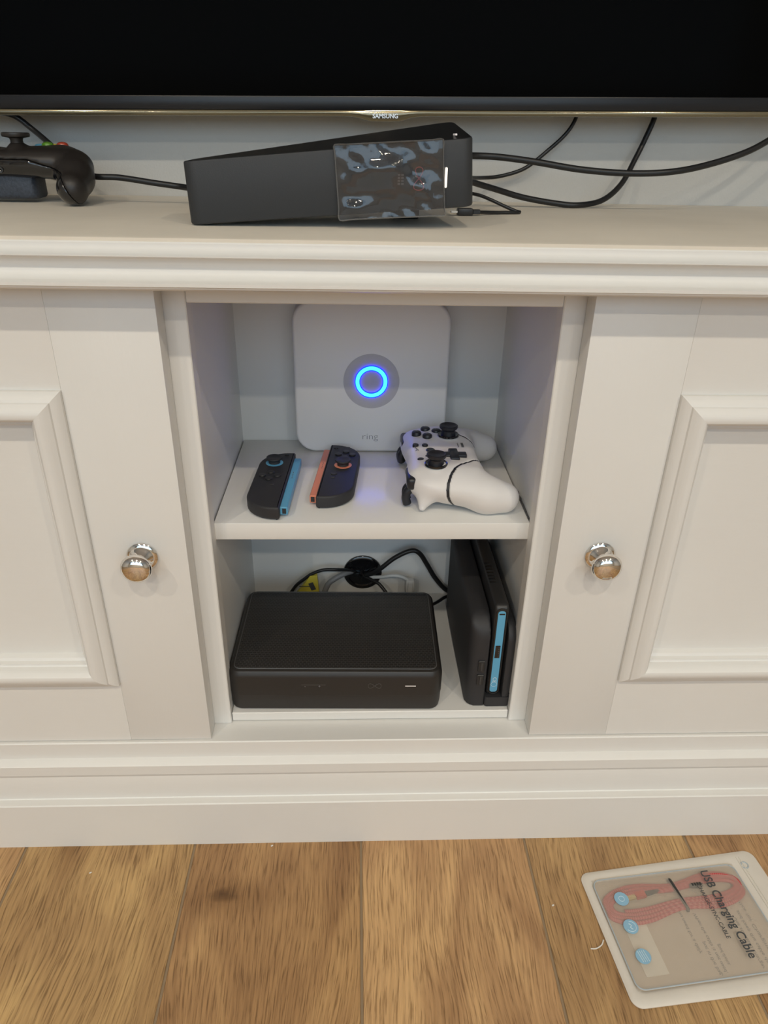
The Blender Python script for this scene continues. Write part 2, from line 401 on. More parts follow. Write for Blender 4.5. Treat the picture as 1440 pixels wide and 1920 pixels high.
def text(name, s, size, m, parent, T, ex=0.0002, width=None, weight=0.0, spacing=1.0):
    """Letters in the local XY plane of T, centred."""
    cu_ = bpy.data.curves.new('lettering_curve', 'FONT'); cu_.body = s; cu_.size = size; cu_.align_x = 'CENTER'; cu_.align_y = 'CENTER'
    cu_.extrude = ex; cu_.offset = weight; cu_.space_character = spacing; cu_.resolution_u = 4
    t = bpy.data.objects.new('lettering_curve', cu_); COL.objects.link(t)
    bpy.context.view_layer.update()
    me = bpy.data.meshes.new_from_object(t.evaluated_get(bpy.context.evaluated_depsgraph_get()))
    bpy.data.objects.remove(t); bpy.data.curves.remove(cu_)
    if width:
        xs = [v.co.x for v in me.vertices]; k = width / (max(xs) - min(xs))
        for v in me.vertices: v.co.x *= k
    me.transform(T); me.name = name; me.materials.clear(); me.materials.append(M[m])
    return link(name, me, parent)

def frame(o, x, y):
    """Matrix with origin o, local X along x, local Y along y."""
    x = Vector(x).normalized(); z = x.cross(Vector(y)).normalized(); y = z.cross(x)
    return Matrix(((x.x, y.x, z.x, o[0]), (x.y, y.y, z.y, o[1]), (x.z, y.z, z.z, o[2]), (0, 0, 0, 1)))

# signed-distance modelling for the organic shells
def surface_nets(fn, lo, hi, h):
    n = [int(math.ceil((b - a) / h)) + 1 for a, b in zip(lo, hi)]
    ax = [lo[i] + h * np.arange(n[i]) for i in range(3)]
    X, Y, Z = np.meshgrid(*ax, indexing='ij'); V = fn(X, Y, Z); S = V < 0
    nx, ny, nz = n
    c = lambda i, j, k, A: A[i:nx - 1 + i, j:ny - 1 + j, k:nz - 1 + k]
    cnt = np.zeros((nx - 1, ny - 1, nz - 1)); acc = np.zeros((nx - 1, ny - 1, nz - 1, 3))
    corners = [(i, j, k) for i in (0, 1) for j in (0, 1) for k in (0, 1)]
    for a in corners:
        for d in range(3):
            if a[d] == 1: continue
            b = list(a); b[d] = 1
            va, vb = c(*a, V), c(*b, V); msk = c(*a, S) != c(*b, S)
            den = np.where(msk, va - vb, 1.0); t = np.where(msk, va / den, 0)
            for e in range(3): acc[..., e] += np.where(msk, a[e] + (t if e == d else 0), 0)
            cnt += msk
    act = cnt > 0; idx = -np.ones(act.shape, int); idx[act] = np.arange(act.sum())
    I = np.argwhere(act); P = (acc[act] / cnt[act][:, None] + I) * h + np.array(lo)
    F = []
    for d in range(3):
        e1, e2 = [e for e in range(3) if e != d]
        sl0 = [slice(None)] * 3; sl1 = [slice(None)] * 3; sl0[d] = slice(0, -1); sl1[d] = slice(1, None)
        ch = S[tuple(sl0)] != S[tuple(sl1)]
        for p in np.argwhere(ch):
            if p[e1] == 0 or p[e2] == 0 or p[e1] >= n[e1] - 1 or p[e2] >= n[e2] - 1: continue
            q = []
            for o1, o2 in ((0, 0), (1, 0), (1, 1), (0, 1)):
                c_ = list(p); c_[e1] -= o1; c_[e2] -= o2; q.append(int(idx[tuple(c_)]))
            F.append(q)
    return P, F

def sd_build(name, fn, lo, hi, h, m, parent, angle=60, relax=2):
    P, F = surface_nets(fn, lo, hi, h)
    me = bpy.data.meshes.new(name); me.from_pydata(P.tolist(), [], F); me.update()
    b = bmesh.new(); b.from_mesh(me); bmesh.ops.recalc_face_normals(b, faces=b.faces)
    for _ in range(relax): bmesh.ops.smooth_vert(b, verts=b.verts, factor=0.4, use_axis_x=True, use_axis_y=True, use_axis_z=True)
    b.to_mesh(me); b.free()
    me.materials.append(M[m]); me.shade_smooth()
    if angle < 179: me.set_sharp_from_angle(angle=R(angle))
    return link(name, me, parent)

def smin(a, b, k):
    h = np.clip(0.5 + 0.5 * (b - a) / k, 0, 1); return b * (1 - h) + a * h - k * h * (1 - h)
def smax(a, b, k): return -smin(-a, -b, k)
def s_cap(x, y, z, a, b, ra, rb):
    a = np.array(a); b = np.array(b); d = b - a
    t = np.clip(((x - a[0]) * d[0] + (y - a[1]) * d[1] + (z - a[2]) * d[2]) / d.dot(d), 0, 1)
    return np.sqrt((x - a[0] - t * d[0]) ** 2 + (y - a[1] - t * d[1]) ** 2 + (z - a[2] - t * d[2]) ** 2) - (ra + (rb - ra) * t)
def s_box(x, y, z, c, hlf, r):
    qx, qy, qz = np.abs(x - c[0]) - hlf[0] + r, np.abs(y - c[1]) - hlf[1] + r, np.abs(z - c[2]) - hlf[2] + r
    return np.sqrt(np.maximum(qx, 0) ** 2 + np.maximum(qy, 0) ** 2 + np.maximum(qz, 0) ** 2) + np.minimum(np.maximum(qx, np.maximum(qy, qz)), 0) - r
def s_ell(x, y, z, c, r):
    k0 = np.sqrt(((x - c[0]) / r[0]) ** 2 + ((y - c[1]) / r[1]) ** 2 + ((z - c[2]) / r[2]) ** 2)
    return (k0 - 1) * min(r)

# key levels of the cabinet (metres)
YD = -0.022            # door faces
ZT = 0.6210            # worktop surface
ZS = 0.3663            # shelf surface
ZB = 0.1479            # lower shelf surface
ZL = 0.1363            # ledge of the base
YW = 0.2954            # room wall
YB = 0.2211            # back panel

# ================================================================== the setting
floor = struct(box(-2.8, 2.8, -4.3, YW + 0.05, -0.05, -0.0012).build('floor', 'seam'))
PW, PG = 0.1800, 0.0026
shades = {-6: .95, -5: 1.05, -4: .97, -3: 1.0, -2: 1.06, -1: 0.98, 0: 0.94, 1: 1.12, 2: 1.0, 3: 0.97, 4: 1.06, 5: .95}
plank_mesh = None
for k in range(-6, 6):
    x0 = -0.0104 + (k - 1) * PW
    for j in range(2):
        cut = -0.95 - 0.23 * ((k * 5) % 3)
        y0, y1 = (cut + PG, -0.005) if j == 0 else (-2.6, cut)
        o = box(-PW / 2 + PG / 2, PW / 2 - PG / 2, y0, y1, -0.0011, 0.0, 0.0006, 1).build('plank', 'oak', floor, loc=(x0 + PW / 2, 0, 0))
        s = shades[k] * (1.0 if j == 0 else 0.97)
        o.color = (s, s * (1.0 + 0.03 * ((k * 7) % 3 - 1)), s * (0.98 + 0.05 * ((k * 3) % 4 - 1.5) / 1.5), 1)
struct(box(-2.8, 2.8, YW, YW + 0.1, 0, CEIL_Z + 0.02).build('wall_back', 'wall'))
struct(box(-2.8, 2.8, -3.75, -3.65, 0, CEIL_Z + 0.02).build('wall_front', 'room'))
wn = struct(box(-2.1, 2.1, -3.649, -3.640, 0.945, 2.295).build('unseen_window_1', 'clear'))  # unseen window added on the solid wall to go with the cool fill
for x in (-2.13, -0.70, 0.70, 2.13): box(x - 0.03, x + 0.03, -3.649, -3.60, 0.92, 2.32).build('unseen_window_frame', 'ceil', wn)
struct(box(-2.9, -2.8, -3.75, YW + 0.1, 0, CEIL_Z + 0.02).build('wall_left', 'room'))
struct(box(2.8, 2.9, -3.75, YW + 0.1, 0, CEIL_Z + 0.02).build('wall_right', 'room'))
struct(box(-2.8, 2.8, -4.3, YW, CEIL_Z + 0.001, CEIL_Z + 0.06).build('ceiling', 'ceil'))
n_ = 0
for yy in LAMP_ROWS:
    for xx in LAMP_COLS:
        side = {-1.15: 'on the left', 0.02: 'in the middle', 1.15: 'on the right'}[xx]
        t = thing('ceiling_downlight', 'round recessed ceiling downlight %s of the %s row' % (side, 'nearer' if yy == LAMP_ROWS[0] else 'farther'), 'downlight', (xx, yy, CEIL_Z), group='recessed ceiling downlights')
        lathe([(0.030, -0.001), (0.0315, -0.004), (0.044, -0.003), (0.045, 0.0), (0.03, 0.0), (0.030, -0.001)], 32).build('trim_ring', 'chrome', t)
        lathe([(0.0, -0.0016), (0.0295, -0.0016), (0.0295, -0.0004), (0, -0.0004)], 32).build('lamp_face', 'lamp', t)
        ld = bpy.data.lights.new('downlight_beam', 'SPOT'); ld.energy = LAMP_WATT * (1.0 if yy == LAMP_ROWS[0] else 1.7); ld.color = LAMP_COL; ld.shadow_soft_size = 0.028
        ld.spot_size = R(150); ld.spot_blend = 0.9
        lo = bpy.data.objects.new('downlight_beam', ld); COL.objects.link(lo); lo.parent = t; lo.location = (0, 0, -0.03)

# ================================================================== cabinet
CX = 0.66
cab = thing('media_cabinet', 'white painted media cabinet with two panelled doors and an open middle bay', 'cabinet')
# base: ledge, stepped skirting moulding and flat plinth board
prof = [(0.06, ZL), (-0.0245, ZL), (-0.0255, ZL - 0.001), (-0.0255, 0.1160), (-0.0325, 0.1128), (-0.0335, 0.1118), (-0.0335, 0.1000), (-0.0328, 0.0992),
        (-0.0290, 0.0955), (-0.0280, 0.0915), (-0.0285, 0.0890), (-0.0315, 0.0660), (-0.0310, 0.0640), (-0.0318, 0.0632), (-0.0390, 0.0628), (-0.0400, 0.0618), (-0.0400, 0.0), (0.06, 0.0)]
extrude_x(prof, -CX, CX).build('skirting', 'paint', cab, angle=25)
# face frame
for s in (-1, 1):
    box(min(s * 0.146, s * 0.205), max(s * 0.146, s * 0.205), 0.0, 0.019, ZL, 0.5845, 0.0008, 1).build('stile', 'paint_v', cab)
box(-0.1459, 0.1459, 0.0003, 0.019, 0.5682, 0.5845, 0.0008, 1).build('top_rail', 'paint', cab)
for s in (-1, 1):
    box(min(s * 0.1480, s * 0.166), max(s * 0.1480, s * 0.166), 0.0192, YB + 0.006, ZL - 0.02, 0.5845).build('side_panel', 'paint_in', cab)
bp_ = box(-0.66, 0.66, YB, YB + 0.006, 0.02, 0.5845).build('back_panel', 'paint_in', cab)
box(-0.1455, 0.1455, 0.003, YB - 0.0003, ZL + 0.0008, ZB, 0.0008, 1).build('bottom_board', 'shelf', cab)
box(-0.1470, 0.1470, 0.0177, YB - 0.0005, ZS - 0.0177, ZS, 0.0012, 2).build('shelf', 'shelf', cab)
# ragged filler where the shelf meets the right side
g = G()
for k in range(9):
    y = 0.026 + k * 0.0062 + random.uniform(-.001, .001)
    box(0.1462, 0.1481, y, y + 0.0052, ZS - 0.0006, ZS + random.uniform(0.0008, 0.0026), T=None, g=g)
g.build('filler_crack', 'stb_line', cab)
box(-0.640, -0.205, 0.02, YB, 0.10, 0.118).build('bottom_panel', 'paint_in', cab)
box(0.205, 0.640, 0.02, YB, 0.10, 0.118).build('bottom_panel', 'paint_in', cab)
for s in (-1, 1): box(min(s * .642, s * .66), max(s * .642, s * .66), 0.0, YB, ZL + .0002, 0.5845).build('end_panel', 'paint_in', cab)

MP = [(0.0, -0.001), (0.0, 0.0035), (0.0008, 0.0048), (0.0040, 0.0072), (0.0072, 0.0086), (0.0078, 0.0104), (0.0100, 0.0124), (0.0135, 0.0145), (0.0165, 0.0150), (0.0195, 0.0140),
      (0.0220, 0.0112), (0.0235, 0.0075), (0.0240, 0.0030), (0.0252, 0.0022), (0.0268, 0.0022), (0.0275, -0.0015), (0.0300, -0.0030), (0.0312, -0.0060), (0.0318, -0.0085)]
def moulding(x0, x1, z0, z1, side, parent):
    g = G(); v = []; n = len(MP)
    for t, p in MP:
        c = {'t': ((x0 + t, z1 - t), (x1 - t, z1 - t)), 'b': ((x0 + t, z0 + t), (x1 - t, z0 + t)),
             'l': ((x0 + t, z0 + t), (x0 + t, z1 - t)), 'r': ((x1 - t, z0 + t), (x1 - t, z1 - t))}[side]
        v += [(c[0][0], YD - p, c[0][1]), (c[1][0], YD - p, c[1][1])]
    f = [(2 * i, 2 * i + 1, 2 * i + 3, 2 * i + 2) for i in range(n - 1)]
    f += [(0, 2 * n - 2, 2 * n - 1, 1), tuple(range(0, 2 * n, 2)), tuple(range(1, 2 * n, 2))]
    return g.add(v, f).build('moulding', 'paint' if side in 'tb' else 'paint_v', parent, angle=28)

def knob(parent, x, z):
    T = frame((x, YD, z), (1, 0, 0), (0, 0, 1))       # local z = -Y
    prof = [(0, 0.0), (0.0125, 0.0), (0.0135, 0.0008), (0.0135, 0.0018), (0.0128, 0.0026), (0.0108, 0.0034), (0.0104, 0.0044), (0.0086, 0.0054), (0.0080, 0.0068), (0.0064, 0.0080), (0.0058, 0.0105),
            (0.0062, 0.0135), (0.0085, 0.0158), (0.0116, 0.0172), (0.0130, 0.0190), (0.0134, 0.0208), (0.0128, 0.0228), (0.0112, 0.0250), (0.0085, 0.0266), (0.0045, 0.0276), (0.0, 0.0279)]
    return lathe(prof, 40, T).build('knob', 'chrome', parent, angle=40)

for s in (-1, 1):
    xi, xo = s * 0.1633, s * 0.636
    zb, zt = (0.1372, 0.5835)
    d = link('door', None, cab); d['label'] = 'panelled door on the %s of the open bay' % ('left' if s < 0 else 'right')
    mi, mo = s * 0.2437, s * 0.5556
    m0, m1 = sorted((mi, mo)); z0, z1 = 0.2112, 0.5054
    a = lambda p, q: (min(p, q), max(p, q))
    box(*a(xi, mi), YD, -0.0015, zb, zt, 0.0005, 2).build('stile', 'paint_v', d)
    box(*a(mo, xo), YD, -0.0015, zb, zt, 0.0005, 2).build('stile', 'paint_v', d)
    box(m0, m1, YD + 0.00008, -0.0015, z1, zt, 0.00015, 1).build('rail', 'paint', d)
    box(m0, m1, YD + 0.00008, -0.0015, zb, z0, 0.00015, 1).build('rail', 'paint', d)
    box(m0, m1, YD + 0.0080, -0.006, z0, z1).build('panel', 'paint', d)
    for sd in 'tblr': moulding(m0, m1, z0, z1, sd, d)
    knob(d, s * 0.2022, 0.3555)

# cable grommet in the back panel
gx, gz = -0.0073, 0.1825
T = frame((gx, YB, gz), (1, 0, 0), (0, 0, 1))
gr = lathe([(0.0, 0.0), (0.0245, 0.0), (0.0250, 0.0012), (0.0246, 0.0030), (0.0228, 0.0042), (0.0200, 0.0044), (0.0190, 0.0034), (0.0185, 0.0030), (0.0, 0.0030)], 40, T).build('cable_grommet', 'black_gloss', bp_)
gr['label'] = 'round glossy black cable grommet'
g = G()
for k in range(10):
    a = R(30 + k * 33); box(0.003, 0.0185, -0.0006, 0.0006, 0.003, 0.0062, T=T @ Matrix.Rotation(a, 4, 'Z') @ Matrix.Rotation(R(18), 4, 'Y'), g=g)
g.build('grommet_fin', 'black_gloss', gr)

# ================================================================== worktop
wt = thing('worktop', 'cream topped white worktop with a rounded moulded front edge', 'worktop')
FY = -0.046
prof = [(YW - 0.0005, 0.5855), (YW - 0.0005, ZT), (FY + 0.002, ZT), (FY + 0.0002, ZT - 0.0008), (FY, ZT - 0.0025), (FY, 0.6130), (FY + 0.002, 0.6128), (FY + 0.002, 0.5855)]
extrude_x(prof, -0.72, 0.72).build('top_board', 'worktop', wt, angle=25)
prof = [(FY + 0.0018, 0.6180), (FY - 0.0006, 0.6180), (FY - 0.0010, 0.6172)] + arc(FY - 0.0085, 0.6172, 0.0072, 0, -78, 8, 0.0072) + [(FY - 0.0078, 0.6098), (FY - 0.0078, 0.6092), (FY - 0.0070, 0.6088)]
prof += arc(FY - 0.0078, 0.6008, 0.0078, 84, -74, 14, 0.0082)
prof += [(FY - 0.0086, 0.5930), (FY - 0.0104, 0.5924), (FY - 0.0104, 0.5902), (FY - 0.0092, 0.5896)] + arc(FY + 0.0075, 0.5892, 0.0034, 180, 262, 6, 0.0165) + [(FY + 0.0095, 0.5846), (-0.0012, 0.5846), (-0.0012, 0.5854), (FY + 0.0018, 0.5854)]
extrude_x(prof, -0.72, 0.72).build('edge_moulding', 'paint', wt, angle=28)

# ================================================================== television
TVY = 0.250
tv = thing('television', 'large black flat screen television with slim gold bottom trim on the grey wall', 'television', (0.0130, TVY, 0.7055), (0, R(-0.95), 0))
W2 = 0.53
box(-W2, W2, 0.004, 0.028, 0.002, 0.62, 0.002, 2).build('back_housing', 'black', tv)
g = G(); box(-W2, W2, -0.002, 0.0039, 0.0004, 0.0127, 0.0012, 2, g=g); g.build('bottom_bezel', 'bezel', tv)
box(-W2, W2, -0.002, 0.0039, 0.609, 0.621, 0.0012, 2).build('top_bezel', 'bezel', tv)
for s in (-1, 1): box(min(s * W2, s * (W2 - .012)), max(s * W2, s * (W2 - .012)), -0.002, 0.0039, 0.0128, 0.6089, 0.0008, 1).build('side_bezel', 'bezel', tv)
box(-W2 + .0121, W2 - .0121, 0.0012, 0.0039, 0.0128, 0.6089).build('screen', 'screen', tv)
# gold acrylic lip that dips in the middle round the maker's name
xs = [-W2, -0.045, -0.034, -0.026, -0.020, -0.014, 0, 0.014, 0.020, 0.026, 0.034, 0.045, W2]
zz = [-0.0048, -0.0048, -0.0052, -0.0062, -0.0080, -0.0092, -0.0094, -0.0092, -0.0080, -0.0062, -0.0052, -0.0048, -0.0048]
prf = lambda zl: [(0.0035, 0.0003), (-0.0012, 0.0003), (-0.0022, zl * 0.25), (-0.0022, zl * 0.55), (-0.0012, zl * 0.88), (0.0004, zl), (0.0035, zl)]
g = G(); v = []; f = []
for x, z in zip(xs, zz): v += [(x, y, q) for y, q in prf(z)]
for i in range(len(xs) - 1):
    for j in range(7): f.append((i * 7 + j, i * 7 + (j + 1) % 7, (i + 1) * 7 + (j + 1) % 7, (i + 1) * 7 + j))
f += [tuple(range(7)), tuple(range((len(xs) - 1) * 7, len(xs) * 7))]
lip = g.add(v, f).build('gold_trim', 'gold', tv, angle=40)
text('maker_name', 'SAMSUNG', 0.0056, 'silver', tv, frame((0.0, -0.0026, -0.0048), (1, 0, 0), (0, 0, 1)), 0.0003, width=0.0252, weight=0.00012)

# ================================================================== router on the worktop
hub = thing('broadband_router', 'tilted charcoal broadband router with clear film on its front, on the worktop', 'router', (-0.036, 0.06, ZT))
HB = {'fl': (-0.1418, 0.020, ZT + 0.0003), 'fr': (0.0731, 0.020, 0.6376), 'br': (0.0700, 0.125, 0.6490), 'bl': (-0.1400, 0.066, ZT + 0.0008)}
HT = {'fl': (-0.1433, 0.0205, 0.6645), 'fr': (0.0695, 0.020, 0.6838), 'br': (0.0660, 0.125, 0.6958), 'bl': (-0.1415, 0.066, 0.6652)}
def hub_loop(inset, t):
    out = []; ks = ('fl', 'fr', 'br', 'bl')
    C = [Vector(HB[k]).lerp(Vector(HT[k]), t) - Vector((-0.036, 0.06, ZT)) for k in ks]
    cen = sum(C, Vector()) / 4
    rr = {0: 0.010, 1: 0.009, 2: 0.012, 3: 0.010}
    for i in range(4):
        p, a, b = C[i], C[i - 1], C[(i + 1) % 4]
        da, db = (a - p).normalized(), (b - p).normalized(); r_ = rr[i]
        p2 = p + (da + db) * inset
        for k in range(7):
            s = k / 6
            q0, q1, q2 = p2 + da * r_, p2, p2 + db * r_
            out.append(q0 * (1 - s) ** 2 + q1 * 2 * s * (1 - s) + q2 * s * s)
    return out
loops = [hub_loop(0.0015, 0.0), hub_loop(0.0004, 0.012), hub_loop(0, 0.035), hub_loop(0, 0.975), hub_loop(0.0003, 0.992), hub_loop(0.0010, 1.0)]
v = []; f = []; n = len(loops[0])
for L_ in loops: v += L_
for k in range(len(loops) - 1):
    for i in range(n): f.append((k * n + i, k * n + (i + 1) % n, (k + 1) * n + (i + 1) % n, (k + 1) * n + i))
f.append(tuple(range(n))[::-1])
G().add(v, f).build('body', 'hub', hub, angle=30)
top = hub_loop(0.0009, 0.9995); G().add(top, [tuple(range(n))]).build('top_panel', 'hub_top', hub, fix=False)
box(0.050, 0.074, 0.035, 0.055, 0.0, 0.0245, 0.002, 2).build('rear_foot', 'hub', hub)
def on_hub(x, z, d=0.0):   # a spot on the front face, d in front of it
    return Vector((x + 0.036, 0.020 - 0.06 - d, z - ZT))
# crumpled clear film
g = G(); nx, nz = 30, 20; v = []; f = []
cs = [(-0.0283, 0.6271), (0.0508, 0.6316), (0.0467, 0.6822), (-0.0316, 0.6772)]
def film_pt(i, j, d):
    a, b = i / nx, j / nz
    x = (cs[0][0] * (1 - a) + cs[1][0] * a) * (1 - b) + (cs[3][0] * (1 - a) + cs[2][0] * a) * b
    z = (cs[0][1] * (1 - a) + cs[1][1] * a) * (1 - b) + (cs[3][1] * (1 - a) + cs[2][1] * a) * b
    wv = 0.0006 * math.sin(9 * a + 5 * b) + 0.0005 * math.sin(17 * b - 7 * a) + 0.0007 * math.sin(4 + 14 * a * b) + 0.0004 * math.sin(31 * a + 23 * b)
    oval = math.exp(-(((a - .38) / .26) ** 4 + ((b - .40) / .24) ** 4))
    tent = 0.0040 * max(0.0, 1 - abs(b - 0.66) / 0.30) * max(0.0, 1 - ((a - 0.34) / 0.36) ** 2) + 0.0030 * max(0.0, 1 - abs(b - 0.16) / 0.12) * max(0.0, 1 - abs(a - 0.16) / 0.2)
    wv = wv * (1 - 0.8 * oval) + tent
    return on_hub(x, z, d + 0.0022 + wv * min(1, 8 * a, 8 * (1 - a)))
for j in range(nz + 1):
    for i in range(nx + 1): v.append(film_pt(i, j, 0))
for j in range(nz):
    for i in range(nx): f.append((j * (nx + 1) + i, j * (nx + 1) + i + 1, (j + 1) * (nx + 1) + i + 1, (j + 1) * (nx + 1) + i))
fl = G().add(v, f).build('protective_film', 'film', hub, angle=180, fix=False)
fl['label'] = 'crumpled clear protective film'
rim = [film_pt(i, 0, .0004) for i in range(0, nx + 1, 3)] + [film_pt(nx, j, .0004) for j in range(2, nz, 3)] + [film_pt(i, nz, .0004) for i in range(nx, -1, -3)] + [film_pt(0, j, .0004) for j in range(nz - 2, 0, -3)]
tube(rim, 0.0016, 6, 3, closed=True, flat=0.35).build('film_rim', 'film_edge', fl)
P = [on_hub(0.0305 + 0.0038 * math.sin(2 * a) * (1.0 if math.cos(a) < 0 else 0.72), 0.6562 + 0.0082 * math.cos(a) * 0.95, 0.0005) for a in [2 * PI * k / 40 for k in range(40)]]
tube(P, 0.00036, 5, 1, closed=True).build('looped_emblem', 'pink_line', hub)
g = G()
for q in range(2):
    for k in range(4): box(-0.0040 + k * 0.0020, -0.0026 + k * 0.0020, 0.0002 + q * 0.0026, 0.0021 + q * 0.0026, 0, 0.0001, T=frame(on_hub(0.0195, 0.6558, 0.0004), (0, 0, 1), (-1, 0, 0)), g=g)
g.build('worn_print', 'grey_text', hub)
T = frame(on_hub(0.0505, 0.6573, 0.0), (1, 0, 0), (0, 0, 1))
plate(rrect(0.0018, 0.0138, 0.0008, 4), -0.001, 0.0022, 0.0003, T=T).build('status_light', 'white_led', hub)
T = frame((0.0655 + .036, 0.050 - .06, 0.6862 - ZT), (0, 1, 0), (-1, 0.0, 0.0))
g = G(); 
for q in ((0.0575, 0.040), (0.0605, 0.036)): pass
box(0.0925, 0.0938, -0.034, -0.020, 0.0640, 0.0652, T=None, g=g); g.build('top_led_reflection', 'pink_led_and_glint', hub)  # reflection of the status LED in the glossy top, made as a glowing bar

# ================================================================== cables on the worktop
def cable(name, label, P, r, m='cable', n=10):
    P = [Vector(p) for p in P]
    o = tube([p - P[0] for p in P], r, n).build(name, m, None, loc=P[0], angle=180)
    return tag(o, label, 'cable')
cable('power_cable', 'thick black cable sagging from the router towards the right edge', [(0.0600, 0.115, 0.6740), (0.0720, 0.155, 0.6710), (0.0900, 0.192, 0.6686), (0.1184, 0.2, 0.6678), (0.155, 0.2, 0.6643), (0.2028, 0.2, 0.6581), (0.2506, 0.2, 0.6557), (0.2925, 0.2, 0.6578), (0.3325, 0.21, 0.6647), (0.3721, 0.22, 0.6761), (0.4008, 0.23, 0.6892), (0.4289, 0.24, 0.7053), (0.47, 0.262, 0.74)], 0.0031)
cable('thin_cable', 'thin black cable curving up behind the television from the router', [(0.0600, 0.115, 0.6620), (0.0740, 0.170, 0.6540), (0.0950, 0.235, 0.6480), (0.118, 0.272, 0.6460), (0.1406, 0.283, 0.6476), (0.1657, 0.283, 0.6558), (0.1894, 0.283, 0.6741), (0.2056, 0.283, 0.6894), (0.2141, 0.285, 0.7034), (0.2158, 0.286, 0.7165), (0.2147, 0.287, 0.75)], 0.0020)
cable('video_cable', 'black cable looping down to the worktop and up behind the television', [(0.0620, 0.115, 0.6580), (0.0740, 0.155, 0.6540), (0.0950, 0.198, 0.646), (0.1246, 0.22, 0.6381), (0.1542, 0.228, 0.6306), (0.1887, 0.231, 0.6254), (0.214, 0.231, 0.6240), (0.2427, 0.245, 0.6283), (0.2649, 0.26, 0.6431), (0.2803, 0.275, 0.6657), (0.2908, 0.283, 0.686), (0.2979, 0.286, 0.706), (0.2982, 0.287, 0.7206), (0.297, 0.287, 0.75)], 0.0029)
cable('trailing_cable', 'black cable running behind the black gamepad to the router', [(-0.3799, 0.25, 0.6983), (-0.3578, 0.262, 0.695), (-0.3400, 0.262, 0.6825), (-0.3193, 0.25, 0.6685), (-0.3000, 0.24, 0.6554), (-0.2850, 0.225, 0.6466), (-0.2653, 0.2, 0.6441), (-0.2418, 0.2, 0.6435), (-0.2095, 0.2, 0.6394), (-0.182, 0.2, 0.6362), (-0.150, 0.16, 0.636), (-0.118, 0.11, 0.637), (-0.110, 0.066, 0.638)], 0.0028)
uc = thing('usb_lead', 'small black lead with a micro plug lying at the router corner', 'cable', (0.085, 0.14, ZT))
tube([(-0.0230, -0.025, 0.0330), (-0.0140, 0.012, 0.0260), (0.0012, 0.035, 0.0175), (0.0159, 0.03, 0.0146), (0.0281, 0.025, 0.0104), (0.0407, 0.022, 0.0054), (0.0498, 0.02, 0.0022), (0.0524, 0.017, 0.0017), (0.0471, 0.013, 0.0017), (0.0286, 0.008, 0.0018), (0.0149, 0.0, 0.0025), (0.0043, -0.006, 0.0033)], 0.0016, 8).build('lead', 'cable', uc, angle=180)
T = frame((0.0043, -0.0065, 0.0034), (-1, -0.05, 0), (0, 0, 1))
box(0, 0.014, -0.0030, 0.0030, -0.0046, 0.0046, 0.0012, 2, T=T).build('plug_body', 'black', uc)
box(-0.007, 0.0001, -0.0020, 0.0020, -0.0026, 0.0026, 0.0006, 1, T=T).build('strain_relief', 'black', uc)
box(0.0139, 0.0200, -0.0010, 0.0010, -0.0034, 0.0034, 0.0003, 1, T=T).build('plug_tip', 'metal', uc)

# ================================================================== black gamepad at the left of the worktop
xb = thing('black_gamepad', 'black gamepad with green and red buttons at the left end of the worktop', 'gamepad', (-0.3430, 0.202, ZT), (0, 0, R(2)))
XS = (0.0135, -0.010)
def xb_shape(x, y, z):
    a = np.abs(x)
    d = s_box(x, y, z, (0, 0.004, 0.0335), (0.058, 0.031, 0.0110), 0.0108)
    d = smin(d, s_ell(a, y, z, (0.040, 0.004, 0.0350), (0.033, 0.030, 0.0120)), 0.012)
    for p, q, r0, r1 in (((0.050, 0.002, 0.0310), (0.0615, -0.012, 0.0290), 0.0150, 0.0150), ((0.0615, -0.012, 0.0290), (0.0670, -0.027, 0.0230), 0.0150, 0.0146), ((0.0670, -0.027, 0.0230), (0.0675, -0.045, 0.0146), 0.0146, 0.0140)):
        d = smin(d, s_cap(a, y, z, p, q, r0, r1), 0.008)
    d = smin(d, smax(s_cap(x, y, z, (XS[0], XS[1], 0.031), (XS[0], XS[1], 0.0430), 0.0190, 0.0095), 0.033 - z, 0.002), 0.004)
    return smin(d, smax(s_cap(x, y, z, (-0.042, 0.012, 0.031), (-0.042, 0.012, 0.0430), 0.0190, 0.0095), 0.033 - z, 0.002), 0.004)
def xb_split(x, y, z):      # positive on the upper shell
    a = np.abs(x)
    return z - (0.0375 - 0.30 * np.clip(a - 0.026, 0, 1) - 1.7 * np.clip(a - 0.060, 0, 1))
LO, HI = (-0.092, -0.07, -0.004), (0.092, 0.046, 0.058)
sd_build('top_shell', lambda x, y, z: smax(xb_shape(x, y, z), -xb_split(x, y, z), 0.0006), LO, HI, 0.0013, 'xb_top', xb)
sd_build('lower_shell', lambda x, y, z: smax(xb_shape(x, y, z) + 0.0003, xb_split(x, y, z), 0.0006), LO, HI, 0.0013, 'xb_low', xb)
for sx, sy in (XS, (-0.042, 0.012)):
    lathe([(0.0, 0.046), (0.0062, 0.046), (0.0054, 0.0525), (0.0060, 0.0545), (0.0118, 0.0556), (0.0124, 0.0572), (0.0120, 0.0588), (0.0105, 0.0592), (0.0075, 0.0582), (0.0, 0.0578)], 28, Matrix.Translation((sx, sy, 0))).build('thumbstick', 'xb_top', xb)
for bx, by, m_, ch in ((0.0360, 0.004, 'green', 'A'), (0.0465, 0.0135, 'red_btn', 'B'), (0.0255, 0.0135, 'blue', 'X'), (0.0360, 0.0230, 'yellow', 'Y')):
    bt = lathe([(0.0055, 0.038), (0.0055, 0.0505), (0.0045, 0.0522), (0.0025, 0.0531), (0, 0.0534)], 24, Matrix.Translation((bx, by, -0.0015 if ch in 'AB' else -0.0035))).build('face_button', m_, xb)
    bt['label'] = '%s face button' % {'green': 'green', 'red_btn': 'red', 'blue': 'blue', 'yellow': 'yellow'}[m_]
